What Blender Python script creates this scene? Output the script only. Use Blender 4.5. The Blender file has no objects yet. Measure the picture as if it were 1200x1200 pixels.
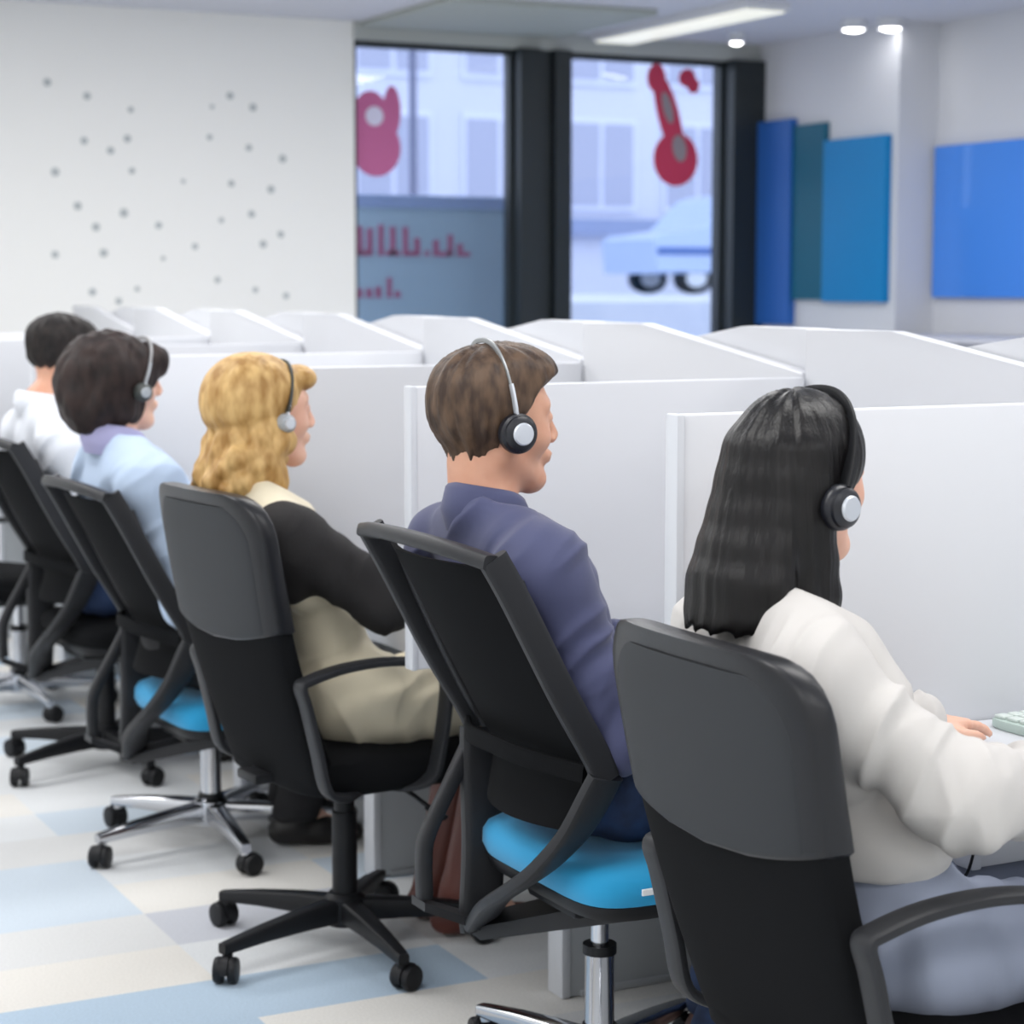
import bpy, bmesh, math, random
import numpy as np
from mathutils import Vector, Matrix

random.seed(7)
SC = bpy.context.scene
COL = SC.collection
PI = math.pi

# ------------------------------------------------------------------ helpers
def lin(c):
    c = c / 255.0
    return c / 12.92 if c <= 0.04045 else ((c + 0.055) / 1.055) ** 2.4

def rgb(r, g, b):
    return (lin(r), lin(g), lin(b), 1.0)

MATS = {}
def mat(name, col, rough=0.5, metal=0.0, spec=0.5, sheen=0.0, bump=None, var=None, coat=0.0, emit=None, sss=0.0):
    """bump=(scale xyz, strength, distance); var=(scale xyz, colour2, detail)"""
    if name in MATS:
        return MATS[name]
    m = bpy.data.materials.new(name)
    m.use_nodes = True
    nt = m.node_tree
    b = nt.nodes['Principled BSDF']
    b.inputs['Base Color'].default_value = col
    b.inputs['Roughness'].default_value = rough
    b.inputs['Metallic'].default_value = metal
    b.inputs['Specular IOR Level'].default_value = spec
    b.inputs['Sheen Weight'].default_value = sheen
    b.inputs['Coat Weight'].default_value = coat
    if sss:
        b.inputs['Subsurface Weight'].default_value = sss
        b.inputs['Subsurface Radius'].default_value = (0.02, 0.008, 0.004)
        b.inputs['Subsurface Scale'].default_value = 0.4
    if emit:
        b.inputs['Emission Color'].default_value = emit[0]
        b.inputs['Emission Strength'].default_value = emit[1]
    tc = None
    def noise(scale, detail=3.0):
        nonlocal tc
        if tc is None:
            tc = nt.nodes.new('ShaderNodeTexCoord')
        mp = nt.nodes.new('ShaderNodeMapping')
        mp.inputs['Scale'].default_value = scale
        nt.links.new(tc.outputs['Object'], mp.inputs['Vector'])
        n = nt.nodes.new('ShaderNodeTexNoise')
        n.inputs['Scale'].default_value = 1.0
        n.inputs['Detail'].default_value = detail
        nt.links.new(mp.outputs['Vector'], n.inputs['Vector'])
        return n
    if var:
        n = noise(var[0], var[2] if len(var) > 2 else 3.0)
        rp = nt.nodes.new('ShaderNodeValToRGB')
        rp.color_ramp.elements[0].position = 0.35
        rp.color_ramp.elements[1].position = 0.65
        rp.color_ramp.elements[0].color = col
        rp.color_ramp.elements[1].color = var[1]
        nt.links.new(n.outputs['Fac'], rp.inputs['Fac'])
        nt.links.new(rp.outputs['Color'], b.inputs['Base Color'])
    if bump:
        n = noise(bump[0])
        bp = nt.nodes.new('ShaderNodeBump')
        bp.inputs['Strength'].default_value = bump[1]
        bp.inputs['Distance'].default_value = bump[2]
        nt.links.new(n.outputs['Fac'], bp.inputs['Height'])
        nt.links.new(bp.outputs['Normal'], b.inputs['Normal'])
    MATS[name] = m
    return m

def link(name, me, parent=None, m=None, smooth=True):
    o = bpy.data.objects.new(name, me)
    COL.objects.link(o)
    if m is not None:
        for x in (m if isinstance(m, (list, tuple)) else [m]):
            me.materials.append(x)
    if parent is not None:
        o.parent = parent
    if smooth:
        me.polygons.foreach_set('use_smooth', [True] * len(me.polygons))
    return o

def obj(name, bm, m, parent=None, smooth=True, angle=40):
    bmesh.ops.recalc_face_normals(bm, faces=bm.faces)
    me = bpy.data.meshes.new(name)
    bm.to_mesh(me)
    bm.free()
    o = link(name, me, parent, m, smooth)
    if smooth:
        me.set_sharp_from_angle(angle=math.radians(angle))
    return o

def tag(o, label=None, cat=None, group=None, kind=None):
    if label: o['label'] = label
    if cat: o['category'] = cat
    if group: o['group'] = group
    if kind: o['kind'] = kind
    return o

def empty(name, loc, rz=0.0):
    o = bpy.data.objects.new(name, None)
    o.empty_display_size = 0.1
    COL.objects.link(o)
    o.location = loc
    o.rotation_euler = (0, 0, rz)
    return o

def kids(o):
    return [c for c in bpy.data.objects if c.parent == o]

def copy_tree(o, parent=None):
    c = o.copy()
    COL.objects.link(c)
    if parent is not None:
        c.parent = parent
    for k in kids(o):
        copy_tree(k, c)
    return c

def add_box(bm, c, s, bevel=0.0, rot=None, seg=2, mi=0):
    M = Matrix.Translation(Vector(c))
    if rot is not None:
        M = M @ rot.to_4x4()
    M = M @ Matrix.Diagonal((s[0], s[1], s[2], 1.0))
    r = bmesh.ops.create_cube(bm, size=1.0, matrix=M)
    vs = r['verts']
    fs = set(f for v in vs for f in v.link_faces)
    for f in fs:
        f.material_index = mi
    if bevel > 0:
        es = list(set(e for v in vs for e in v.link_edges))
        rb = bmesh.ops.bevel(bm, geom=es, offset=bevel, segments=seg, affect='EDGES', profile=0.5)
        for f in rb['faces']:
            f.material_index = mi

def add_loft(bm, rings, caps=True, mi=0, closed=False):
    vr = [[bm.verts.new(p) for p in r] for r in rings]
    n = len(vr[0])
    m = len(vr)
    for i in range(m if closed else m - 1):
        a, b = vr[i], vr[(i + 1) % m]
        for j in range(n):
            k = (j + 1) % n
            f = bm.faces.new((a[j], a[k], b[k], b[j]))
            f.material_index = mi
    if caps and not closed:
        f = bm.faces.new(vr[0][::-1]); f.material_index = mi
        f = bm.faces.new(vr[-1]); f.material_index = mi

def add_lathe(bm, prof, seg=24, M=None, mi=0, sx=1.0, sy=1.0):
    rings = []
    for r, z in prof:
        rr = max(r, 1e-4)
        ring = []
        for k in range(seg):
            a = 2 * PI * k / seg
            p = Vector((rr * math.cos(a) * sx, rr * math.sin(a) * sy, z))
            ring.append(M @ p if M is not None else p)
        rings.append(ring)
    add_loft(bm, rings, True, mi)

def cat_rom(pts, n=6):
    pts = [Vector(p) for p in pts]
    if len(pts) < 3:
        return [pts[0].lerp(pts[1], t / n) for t in range(n + 1)]
    out = []
    P = [2 * pts[0] - pts[1]] + pts + [2 * pts[-1] - pts[-2]]
    for i in range(1, len(P) - 2):
        p0, p1, p2, p3 = P[i - 1], P[i], P[i + 1], P[i + 2]
        for k in range(n):
            t = k / n
            out.append(0.5 * ((2 * p1) + (-p0 + p2) * t + (2 * p0 - 5 * p1 + 4 * p2 - p3) * t * t + (-p0 + 3 * p1 - 3 * p2 + p3) * t ** 3))
    out.append(pts[-1])
    return out

def superell(a, b, n=4.0, k=20):
    out = []
    for i in range(k):
        t = 2 * PI * i / k
        c, s = math.cos(t), math.sin(t)
        out.append((a * math.copysign(abs(c) ** (2 / n), c), b * math.copysign(abs(s) ** (2 / n), s)))
    return out

def add_sweep(bm, pts, prof, up=(0, 0, 1), smooth=6, mi=0, scale=None):
    """prof: list of (side, up) points; swept along pts."""
    P = cat_rom(pts, smooth) if smooth else [Vector(p) for p in pts]
    up = Vector(up)
    rings = []
    last = None
    for i, p in enumerate(P):
        t = (P[min(i + 1, len(P) - 1)] - P[max(i - 1, 0)]).normalized()
        s = t.cross(up)
        if s.length < 1e-3:
            s = last or Vector((1, 0, 0))
        s.normalize()
        last = s
        u = s.cross(t).normalized()
        k = scale(i / (len(P) - 1)) if scale else 1.0
        rings.append([p + s * (a * k) + u * (b * k) for a, b in prof])
    add_loft(bm, rings, True, mi)

def rot_z(a):
    return Matrix.Rotation(a, 3, 'Z')

# ------------------------------------------------------------------ implicit surfaces (for bodies, clothes, hair)
_rng = np.random.default_rng(5)
_perm = _rng.permutation(4096).astype(np.int64)
_val = _rng.random(4096).astype(np.float32)
def vnoise(P):
    P = np.asarray(P, np.float32)
    I = np.floor(P).astype(np.int64)
    f = (P - I).astype(np.float32)
    f = f * f * (3 - 2 * f)
    def hsh(a, b, c):
        return _val[_perm[(_perm[(_perm[a & 4095] + b) & 4095] + c) & 4095]]
    out = 0
    for dx in (0, 1):
        wx = f[..., 0] if dx else 1 - f[..., 0]
        for dy in (0, 1):
            wy = f[..., 1] if dy else 1 - f[..., 1]
            for dz in (0, 1):
                wz = f[..., 2] if dz else 1 - f[..., 2]
                out = out + wx * wy * wz * hsh(I[..., 0] + dx, I[..., 1] + dy, I[..., 2] + dz)
    return out

class Field:
    def __init__(self):
        self.pr = []
    def rc(self, a, b, r1, r2, k=0.02, op='u', flat=None):
        self.pr.append(('rc', np.array(a, np.float32), np.array(b, np.float32), r1, r2, k, op))
        return self
    def ell(self, c, r, R=None, k=0.02, op='u'):
        self.pr.append(('el', np.array(c, np.float32), np.array(r, np.float32), None if R is None else np.array(R, np.float32), 0, k, op))
        return self
    def cut(self, p, n, k=0.004):
        n = np.array(n, np.float32); n /= np.linalg.norm(n)
        self.pr.append(('cut', np.array(p, np.float32), n, 0, 0, k, 'i'))
        return self
    def bbox(self, pad):
        lo, hi = [], []
        for q in self.pr:
            if q[0] == 'rc' and q[6] == 'u':
                r = max(q[3], q[4]); lo.append(np.minimum(q[1], q[2]) - r); hi.append(np.maximum(q[1], q[2]) + r)
            elif q[0] == 'el' and q[6] == 'u':
                r = q[2] if q[3] is None else np.full(3, q[2].max()); lo.append(q[1] - r); hi.append(q[1] + r)
        return np.min(lo, 0) - pad, np.max(hi, 0) + pad
    def grid(self, h, pad=0.03, infl=0.0):
        lo, hi = self.bbox(pad + infl)
        n = np.ceil((hi - lo) / h).astype(int) + 1
        ax = [lo[i] + h * np.arange(n[i], dtype=np.float32) for i in range(3)]
        D = np.full(n, 0.2, np.float32)
        for q in self.pr:
            k = q[5]
            if q[0] == 'cut':
                X = (ax[0] - q[1][0])[:, None, None] * q[2][0] + (ax[1] - q[1][1])[None, :, None] * q[2][1] + (ax[2] - q[1][2])[None, None, :] * q[2][2]
                D = np.maximum(D, X.astype(np.float32))
                continue
            if q[0] == 'rc':
                r = max(q[3], q[4]); l = np.minimum(q[1], q[2]) - r; u = np.maximum(q[1], q[2]) + r
            else:
                r = q[2] if q[3] is None else np.full(3, q[2].max()); l = q[1] - r; u = q[1] + r
            m = max(0.02, k) + 3 * h + infl
            i0 = np.clip(np.floor((l - m - lo) / h).astype(int), 0, n); i1 = np.clip(np.ceil((u + m - lo) / h).astype(int) + 1, 0, n)
            if np.any(i1 <= i0):
                continue
            sl = tuple(slice(i0[i], i1[i]) for i in range(3))
            x = ax[0][sl[0]][:, None, None]; y = ax[1][sl[1]][None, :, None]; z = ax[2][sl[2]][None, None, :]
            if q[0] == 'rc':
                a, b = q[1], q[2]; ba = b - a; L = max(float(ba @ ba), 1e-9)
                t = np.clip(((x - a[0]) * ba[0] + (y - a[1]) * ba[1] + (z - a[2]) * ba[2]) / L, 0, 1)
                d = np.sqrt((x - a[0] - t * ba[0]) ** 2 + (y - a[1] - t * ba[1]) ** 2 + (z - a[2] - t * ba[2]) ** 2) - (q[3] + (q[4] - q[3]) * t)
            else:
                c, r, R = q[1], q[2], q[3]
                X, Y, Z = x - c[0], y - c[1], z - c[2]
                if R is not None:
                    X, Y, Z = (R[0, 0] * X + R[1, 0] * Y + R[2, 0] * Z, R[0, 1] * X + R[1, 1] * Y + R[2, 1] * Z, R[0, 2] * X + R[1, 2] * Y + R[2, 2] * Z)
                k0 = np.sqrt((X / r[0]) ** 2 + (Y / r[1]) ** 2 + (Z / r[2]) ** 2)
                k1 = np.sqrt((X / r[0] ** 2) ** 2 + (Y / r[1] ** 2) ** 2 + (Z / r[2] ** 2) ** 2)
                d = k0 * (k0 - 1) / np.maximum(k1, 1e-6)
            A = D[sl]
            if q[6] == 'u':
                hh = np.clip(0.5 + 0.5 * (A - d) / k, 0, 1)
                D[sl] = A + (d - A) * hh - k * hh * (1 - hh)
            else:
                hh = np.clip(0.5 - 0.5 * (A + d) / k, 0, 1)
                D[sl] = A + (-d - A) * hh + k * hh * (1 - hh)
        return D - infl, lo, ax

def nets(D, lo, h):
    S = D < 0
    n = np.array(D.shape)
    c = S[:-1, :-1, :-1].astype(np.int8)
    tot = np.zeros(n - 1, np.int8)
    for dx in (0, 1):
        for dy in (0, 1):
            for dz in (0, 1):
                tot += S[dx:n[0] - 1 + dx, dy:n[1] - 1 + dy, dz:n[2] - 1 + dz]
    act = (tot > 0) & (tot < 8)
    I = np.argwhere(act)
    idx = np.full(n - 1, -1, np.int64)
    idx[act] = np.arange(len(I))
    acc = np.zeros((len(I), 3)); cnt = np.zeros(len(I))
    corner = [(i & 1, (i >> 1) & 1, (i >> 2) & 1) for i in range(8)]
    dv = [D[I[:, 0] + a, I[:, 1] + b, I[:, 2] + cc] for a, b, cc in corner]
    for i in range(8):
        for ax in range(3):
            j = i | (1 << ax)
            if j == i:
                continue
            a, b = dv[i], dv[j]
            m = (a < 0) != (b < 0)
            t = np.where(m, a / np.where(np.abs(a - b) < 1e-9, 1, a - b), 0)
            p = np.array(corner[i], float)[None, :] + np.zeros((len(I), 3))
            p[:, ax] += t
            acc += p * m[:, None]; cnt += m
    V = (I + acc / cnt[:, None]) * h + lo
    Q = []
    for ax in range(3):
        a1, a2 = (ax + 1) % 3, (ax + 2) % 3
        s0 = [slice(1, -1)] * 3; s1 = [slice(1, -1)] * 3
        s0[ax] = slice(0, -1); s1[ax] = slice(1, None)
        A = S[tuple(s0)]; B = S[tuple(s1)]
        for flip, M in ((0, A & ~B), (1, ~A & B)):
            E = np.argwhere(M)
            if not len(E):
                continue
            E = E + 1; E[:, ax] -= 1
            def at(d1, d2):
                e = E.copy(); e[:, a1] -= d1; e[:, a2] -= d2
                return idx[e[:, 0], e[:, 1], e[:, 2]]
            q = np.stack([at(1, 1), at(0, 1), at(0, 0), at(1, 0)], 1)
            Q.append(q[:, ::-1] if flip else q)
    return V, np.concatenate(Q)

def vnormals(V, Q):
    n = np.cross(V[Q[:, 2]] - V[Q[:, 0]], V[Q[:, 3]] - V[Q[:, 1]])
    N = np.zeros_like(V)
    for k in range(4):
        np.add.at(N, Q[:, k], n)
    return N / np.maximum(np.linalg.norm(N, axis=1, keepdims=True), 1e-12)

def relax(V, Q, it=2, lam=0.5):
    for _ in range(it):
        S = np.zeros_like(V); C = np.zeros(len(V))
        for k in range(4):
            a, b = Q[:, k], Q[:, (k + 1) % 4]
            np.add.at(S, a, V[b]); np.add.at(C, a, 1)
            np.add.at(S, b, V[a]); np.add.at(C, b, 1)
        V = V + lam * (S / np.maximum(C, 1)[:, None] - V)
    return V

def mesh_vq(name, V, Q, m, parent=None):
    me = bpy.data.meshes.new(name)
    me.vertices.add(len(V)); me.vertices.foreach_set('co', V.astype(np.float32).ravel())
    me.loops.add(len(Q) * 4); me.loops.foreach_set('vertex_index', Q.astype(np.int32).ravel())
    me.polygons.add(len(Q)); me.polygons.foreach_set('loop_start', (np.arange(len(Q)) * 4).astype(np.int32))
    me.update(calc_edges=True)
    me.validate()
    return link(name, me, parent, m)

def biggest(V, Q):
    """keep only the largest connected piece"""
    lab = np.arange(len(V))
    while True:
        m = lab[Q].min(1)
        new = lab.copy()
        for k in range(4):
            np.minimum.at(new, Q[:, k], m)
        new = new[new]
        if np.array_equal(new, lab):
            break
        lab = new
    u, c = np.unique(lab, return_counts=True)
    b = u[c.argmax()]
    keep = lab == b
    mp = np.cumsum(keep) - 1
    Q2 = Q[keep[Q[:, 0]]]
    return V[keep], mp[Q2]

def folds(V, N, segs, seed=0):
    d = np.zeros(len(V))
    for i, (a, b, rad, amp, fa, fb) in enumerate(segs):
        a = np.array(a, float); b = np.array(b, float)
        ba = b - a; L = np.linalg.norm(ba); u = ba / L
        e1 = np.cross(u, [0.3, 0.5, 0.8]); e1 /= np.linalg.norm(e1); e2 = np.cross(u, e1)
        t = np.clip((V - a) @ u / L, 0, 1)
        dist = np.linalg.norm(V - a - (t * L)[:, None] * u, axis=1)
        w = np.clip(1.6 - dist / rad, 0, 1)
        s = (V - a) @ u; p = (V - a) @ e1; q = (V - a) @ e2
        wob = vnoise(np.stack([s * 9, p * 9, q * 9 + seed], 1)) * 1.6
        n = vnoise(np.stack([s * fa + p * fa * 0.45 + wob, p * fb, q * fb + 7.3 * i + seed], 1))
        d += w * amp * (1 - 2 * np.abs(2 * n - 1))
    return V + N * d[:, None]

def solid(name, F, h, m, parent=None, infl=0.0, it=1, post=None, disp=None, keep=False):
    D, lo, ax = F.grid(h, infl=infl)
    if post:
        D = post(D, ax)
    V, Q = nets(D, lo, h)
    if keep:
        V, Q = biggest(V, Q)
    V = relax(V, Q, it)
    if disp:
        V = disp(V, vnormals(V, Q))
    return mesh_vq(name, V, Q, m, parent)

# ------------------------------------------------------------------ materials
M_wall = mat('wall_paint', rgb(238, 238, 236), 0.7)
M_wallr = mat('grey_wall_paint', rgb(206, 208, 214), 0.7)
M_ceil = mat('ceiling_paint', rgb(206, 208, 218), 0.8)
M_recess = mat('recess_paint', rgb(168, 174, 170), 0.8)
M_dot = mat('wall_dot', rgb(178, 184, 186), 0.6)
M_white = mat('white_laminate', rgb(212, 214, 219), 0.42, spec=0.35)
M_leg = mat('shade_toned_laminate', rgb(168, 172, 176), 0.4)  # white laminate with the shade below the worktop put into its colour
M_edge = mat('edge_laminate', rgb(204, 207, 213), 0.45, spec=0.3)
M_dark_frame = mat('dark_frame', rgb(26, 34, 38), 0.45)
M_blk = mat('black_plastic', rgb(25, 26, 29), 0.45, spec=0.25)
M_blkf = mat('black_fabric', rgb(20, 21, 23), 0.9, spec=0.1, bump=((900, 900, 900), 0.15, 0.001))
M_leather = mat('black_leather', rgb(25, 26, 30), 0.36, spec=0.4, bump=((260, 260, 260), 0.12, 0.001))
M_cover = mat('charcoal_cover', rgb(52, 54, 57), 0.55, spec=0.18, bump=((500, 500, 500), 0.1, 0.001))
M_gplastic = mat('dark_grey_plastic', rgb(44, 45, 48), 0.45, spec=0.25)
M_chrome = mat('chrome', rgb(205, 207, 212), 0.16, 1.0)
M_blue = mat('blue_fabric', rgb(18, 152, 205), 0.75, sheen=0.25, bump=((700, 700, 700), 0.15, 0.001))
M_silver = mat('silver_plastic', rgb(205, 210, 218), 0.3, 0.3)
M_tagw = mat('white_tag', rgb(235, 238, 240), 0.6)

# carpet tiles: random pale blue, white and beige planks
def carpet():
    m = bpy.data.materials.new('carpet_tiles'); m.use_nodes = True
    nt = m.node_tree; b = nt.nodes['Principled BSDF']; b.inputs['Roughness'].default_value = 0.85
    b.inputs['Specular IOR Level'].default_value = 0.25
    tc = nt.nodes.new('ShaderNodeTexCoord')
    mp = nt.nodes.new('ShaderNodeMapping'); mp.inputs['Scale'].default_value = (1 / 0.5, 1 / 0.25, 1); mp.inputs['Location'].default_value = (0.35, 0.2, 0.5)
    nt.links.new(tc.outputs['Object'], mp.inputs['Vector'])
    fl = nt.nodes.new('ShaderNodeVectorMath'); fl.operation = 'FLOOR'
    nt.links.new(mp.outputs['Vector'], fl.inputs[0])
    wn = nt.nodes.new('ShaderNodeTexWhiteNoise'); wn.noise_dimensions = '2D'
    nt.links.new(fl.outputs['Vector'], wn.inputs['Vector'])
    rp = nt.nodes.new('ShaderNodeValToRGB'); rp.color_ramp.interpolation = 'CONSTANT'
    cols = [(0, (226, 229, 231)), (0.24, (232, 230, 225)), (0.45, (206, 218, 229)), (0.60, (220, 221, 221)), (0.74, (184, 204, 222)), (0.86, (230, 227, 221)), (0.94, (202, 205, 213))]
    e = rp.color_ramp.elements
    e[0].position = 0; e[0].color = rgb(*cols[0][1]); e[1].position = cols[1][0]; e[1].color = rgb(*cols[1][1])
    for p, c in cols[2:]:
        x = e.new(p); x.color = rgb(*c)
    nt.links.new(wn.outputs['Value'], rp.inputs['Fac'])
    n = nt.nodes.new('ShaderNodeTexNoise'); n.inputs['Scale'].default_value = 180; n.inputs['Detail'].default_value = 2
    nt.links.new(tc.outputs['Object'], n.inputs['Vector'])
    mx = nt.nodes.new('ShaderNodeMix'); mx.data_type = 'RGBA'; mx.blend_type = 'MULTIPLY'; mx.inputs[0].default_value = 0.25
    nt.links.new(rp.outputs['Color'], mx.inputs[6]); nt.links.new(n.outputs['Fac'], mx.inputs[7])
    nt.links.new(mx.outputs[2], b.inputs['Base Color'])
    bp = nt.nodes.new('ShaderNodeBump'); bp.inputs['Strength'].default_value = 0.3; bp.inputs['Distance'].default_value = 0.002
    nt.links.new(n.outputs['Fac'], bp.inputs['Height']); nt.links.new(bp.outputs['Normal'], b.inputs['Normal'])
    return m
M_carpet = carpet()

def glass(name, col):
    m = bpy.data.materials.new(name); m.use_nodes = True
    nt = m.node_tree; nt.nodes.clear()
    o = nt.nodes.new('ShaderNodeOutputMaterial'); t = nt.nodes.new('ShaderNodeBsdfTransparent'); g = nt.nodes.new('ShaderNodeBsdfGlossy'); x = nt.nodes.new('ShaderNodeMixShader')
    t.inputs['Color'].default_value = col; g.inputs['Roughness'].default_value = 0.03; x.inputs[0].default_value = 0.03
    nt.links.new(t.outputs[0], x.inputs[1]); nt.links.new(g.outputs[0], x.inputs[2]); nt.links.new(x.outputs[0], o.inputs['Surface'])
    return m
M_glass = glass('window_glass', rgb(224, 230, 238))

# ------------------------------------------------------------------ the setting
H = 2.76
XL, XR, XR2, YN, YF = -2.6, 6.64, 6.89, -1.6, 10.0
def struct(name, boxes, m, bevel=0.0):
    bm = bmesh.new()
    for b in boxes:
        add_box(bm, [(b[0] + b[1]) / 2, (b[2] + b[3]) / 2, (b[4] + b[5]) / 2], [b[1] - b[0], b[3] - b[2], b[5] - b[4]], bevel)
    o = obj(name, bm, m, None, False)
    return tag(o, kind='structure')

fl = struct('floor', [(XL, XR2, YN, YF + 0.2, -0.06, 0)], M_carpet)
struct('ceiling', [(XL, XR2, YN, YF + 0.2, H, H + 0.08)], M_ceil)
struct('wall_left', [(XL - 0.1, XL, YN, YF, 0, H)], M_wall)
struct('wall_near', [(XL - 0.1, XR2 + 0.1, YN - 0.1, YN, 0, H)], M_wall)
struct('wall_right', [(XR, XR2 + 0.1, 8.7, YF + 0.2, 0, H), (XR2, XR2 + 0.1, YN, 8.7, 0, H)], M_wallr)
# far wall with the dotted decoration
bm = bmesh.new()
add_box(bm, [(XL - 0.1 + 4.17) / 2, YF + 0.1, H / 2], [4.17 - XL + 0.1, 0.2, H], 0)
DOTS = [(2.582, 2.384, .021), (2.774, 2.327, .02), (2.99, 2.27, .016), (2.755, 2.113, .02), (2.885, 2.07, .02), (2.97, 2.13, .02), (2.61, 1.96, .023), (2.99, 1.975, .017),
        (2.716, 1.80, .022), (2.945, 1.77, .024), (2.804, 1.70, .022), (3.12, 1.712, .019), (2.84, 1.575, .022), (2.60, 1.565, .02), (2.78, 1.385, .02), (2.91, 1.34, .018), (3.005, 1.40, .014),
        (3.50, 2.358, .02), (3.62, 2.305, .021), (3.405, 2.30, .012), (3.39, 2.15, .016), (3.595, 2.105, .018), (3.775, 2.055, .022), (3.50, 1.925, .018), (3.71, 1.90, .021), (3.605, 1.775, .02),
        (3.445, 1.742, .015), (3.76, 1.675, .019), (3.665, 1.625, .021), (3.305, 1.61, .017), (3.42, 1.445, .017), (3.62, 1.395, .016), (3.785, 1.365, .018), (3.25, 1.93, .012), (3.14, 1.55, .012)]
for x, z, r in DOTS:
    r *= 0.9; add_lathe(bm, [(0, 0.004), (r, 0.004), (r, -0.004), (0, -0.004)], 14, Matrix.Translation((x, YF - 0.001, z)) @ Matrix.Rotation(PI / 2, 4, 'X'), 1)
tag(obj('wall_far', bm, [M_wall, M_dot], None, False), kind='structure')
struct('trim_1', [(4.17, XR, YF - 0.02, YF + 0.18, 2.67, H)], mat('window_head', rgb(176, 180, 178), 0.6))
struct('trim_2', [(4.2, 5.32, 8.9, YF - 0.03, H - 0.03, H - 0.002)], M_recess)
struct('trim_3', [(4.17, XR, YF, YF + 0.16, 0, 0.12)], M_dark_frame)
# dark mullions between the panes
struct('trim_4', [(5.10, 5.225, YF - 0.06, YF + 0.14, 0.12, 2.67), (5.235, 5.30, YF - 0.02, YF + 0.12, 0.12, 2.67), (5.31, 5.41, YF - 0.06, YF + 0.14, 0.12, 2.67)], M_dark_frame)
struct('trim_5', [(6.43, 6.64, YF - 0.08, YF + 0.14, 0.12, 2.67)], M_dark_frame)
for n, (a, b) in enumerate([(4.17, 5.10), (5.41, 6.43)]):
    o = struct('window_%d' % (n + 1), [(a, b, YF + 0.05, YF + 0.058, 0.15, 2.64)], M_glass)
    bm = bmesh.new()
    add_box(bm, [(a + b) / 2, YF + 0.055, 2.655], [b - a, 0.06, 0.03])
    add_box(bm, [(a + b) / 2, YF + 0.055, 0.135], [b - a, 0.06, 0.03])
    add_box(bm, [a + 0.012, YF + 0.055, 1.395], [0.024, 0.06, 2.49])
    add_box(bm, [b - 0.012, YF + 0.055, 1.395], [0.024, 0.06, 2.49])
    obj('window_frame', bm, M_dark_frame, o, False)

# coloured boards and the big blue board on the right wall
def board(name, x, y0, y1, z0, z1, col, label, rough=0.4, coat=0.0, t=0.03):
    bm = bmesh.new()
    add_box(bm, [x - t / 2, (y0 + y1) / 2, (z0 + z1) / 2], [t, y1 - y0, z1 - z0], 0.004)
    o = obj(name, bm, mat('board_' + label.split()[1] + label.split()[2], col, rough, spec=0.25, coat=coat), None, False)
    return tag(o, label, 'wall panel')
board('wall_panel', XR, 9.60, 9.94, 1.20, 2.33, rgb(44, 96, 172), 'tall royal blue panel on the wall right beside the dark window post', t=0.05)
board('wall_panel', XR, 9.30, 9.60, 1.34, 2.29, rgb(0, 88, 114), 'narrow dark teal panel on the wall between two blue ones', t=0.03)
board('wall_panel', XR, 8.75, 9.30, 1.33, 2.19, rgb(0, 122, 184), 'wide cyan blue panel on the wall next to the teal one', t=0.04)
board('wall_panel', XR2, 7.25, 8.67, 1.355, 2.13, rgb(70, 136, 228), 'large bright blue board on the grey wall at the far right', 0.25, 0.4, 0.04)

# low grey cabinet under the big blue board
t = empty('low_cabinet', (6.62, 7.75, 0))
bm = bmesh.new(); add_box(bm, [0, 0, 0.59], [0.46, 1.5, 1.10], 0.008); obj('cabinet_body', bm, mat('cabinet_grey', rgb(150, 152, 164), 0.5), t, False)
bm = bmesh.new(); add_box(bm, [0, 0, 1.155], [0.5, 1.54, 0.03], 0.006); obj('cabinet_top', bm, mat('cabinet_top', rgb(186, 188, 198), 0.4), t, False)
bm = bmesh.new(); add_box(bm, [0, 0, 0.02], [0.42, 1.46, 0.04], 0.0); obj('plinth', bm, M_dark_frame, t, False)
for s in (-1, 1):
    bm = bmesh.new(); add_box(bm, [-0.235, s * 0.375, 0.59], [0.02, 0.735, 1.06], 0.004)
    d = obj('door', bm, mat('cabinet_grey', rgb(150, 152, 164), 0.5), t, False)
    bm = bmesh.new(); add_box(bm, [-0.255, s * 0.06, 0.7], [0.02, 0.015, 0.14], 0.004); obj('handle', bm, M_chrome, d, False)
tag(t, 'low grey cabinet along the wall below the large bright blue board', 'cabinet')

# ceiling lamps in view
M_lampglow = mat('lamp_glow', rgb(255, 255, 255), 0.5, emit=((1, 0.98, 0.95, 1), 14))
M_strip = mat('strip_glow', rgb(240, 240, 225), 0.5, emit=((1.0, 0.98, 0.86, 1), 0.55))
for x, y, lab, r in ((6.42, 8.80, 'bright round spotlight on the ceiling, left of the close pair', .055), (6.56, 8.68, 'bright round spotlight on the ceiling, right of the close pair', .055),
                  (6.2, 9.55, 'small spotlight on the ceiling close above the dark window post', .035)):
    t = empty('ceiling_spotlight', (x, y, H))
    bm = bmesh.new(); add_lathe(bm, [(0, 0), (r * 1.25, 0), (r * 1.25, -0.045), (r * 1.02, -0.05), (r * 1.02, -0.03), (0, -0.03)], 24); obj('housing', bm, M_white, t)
    bm = bmesh.new(); add_lathe(bm, [(0, -0.032), (r, -0.032), (r * 0.9, -0.048), (r * 0.5, -0.058), (0, -0.062)], 24); obj('bulb', bm, M_lampglow, t)
    tag(t, lab, 'ceiling light', 'ceiling spotlights')
t = empty('strip_light', (5.63, 9.15, H))
bm = bmesh.new(); add_box(bm, [0, 0, -0.02], [0.26, 1.5, 0.04], 0.004); obj('housing', bm, M_white, t, False)
bm = bmesh.new(); add_box(bm, [0, 0, -0.043], [0.22, 1.46, 0.012], 0.003); obj('diffuser', bm, M_strip, t, False)
tag(t, 'long cream strip light on the ceiling in front of the right window', 'ceiling light')

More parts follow.
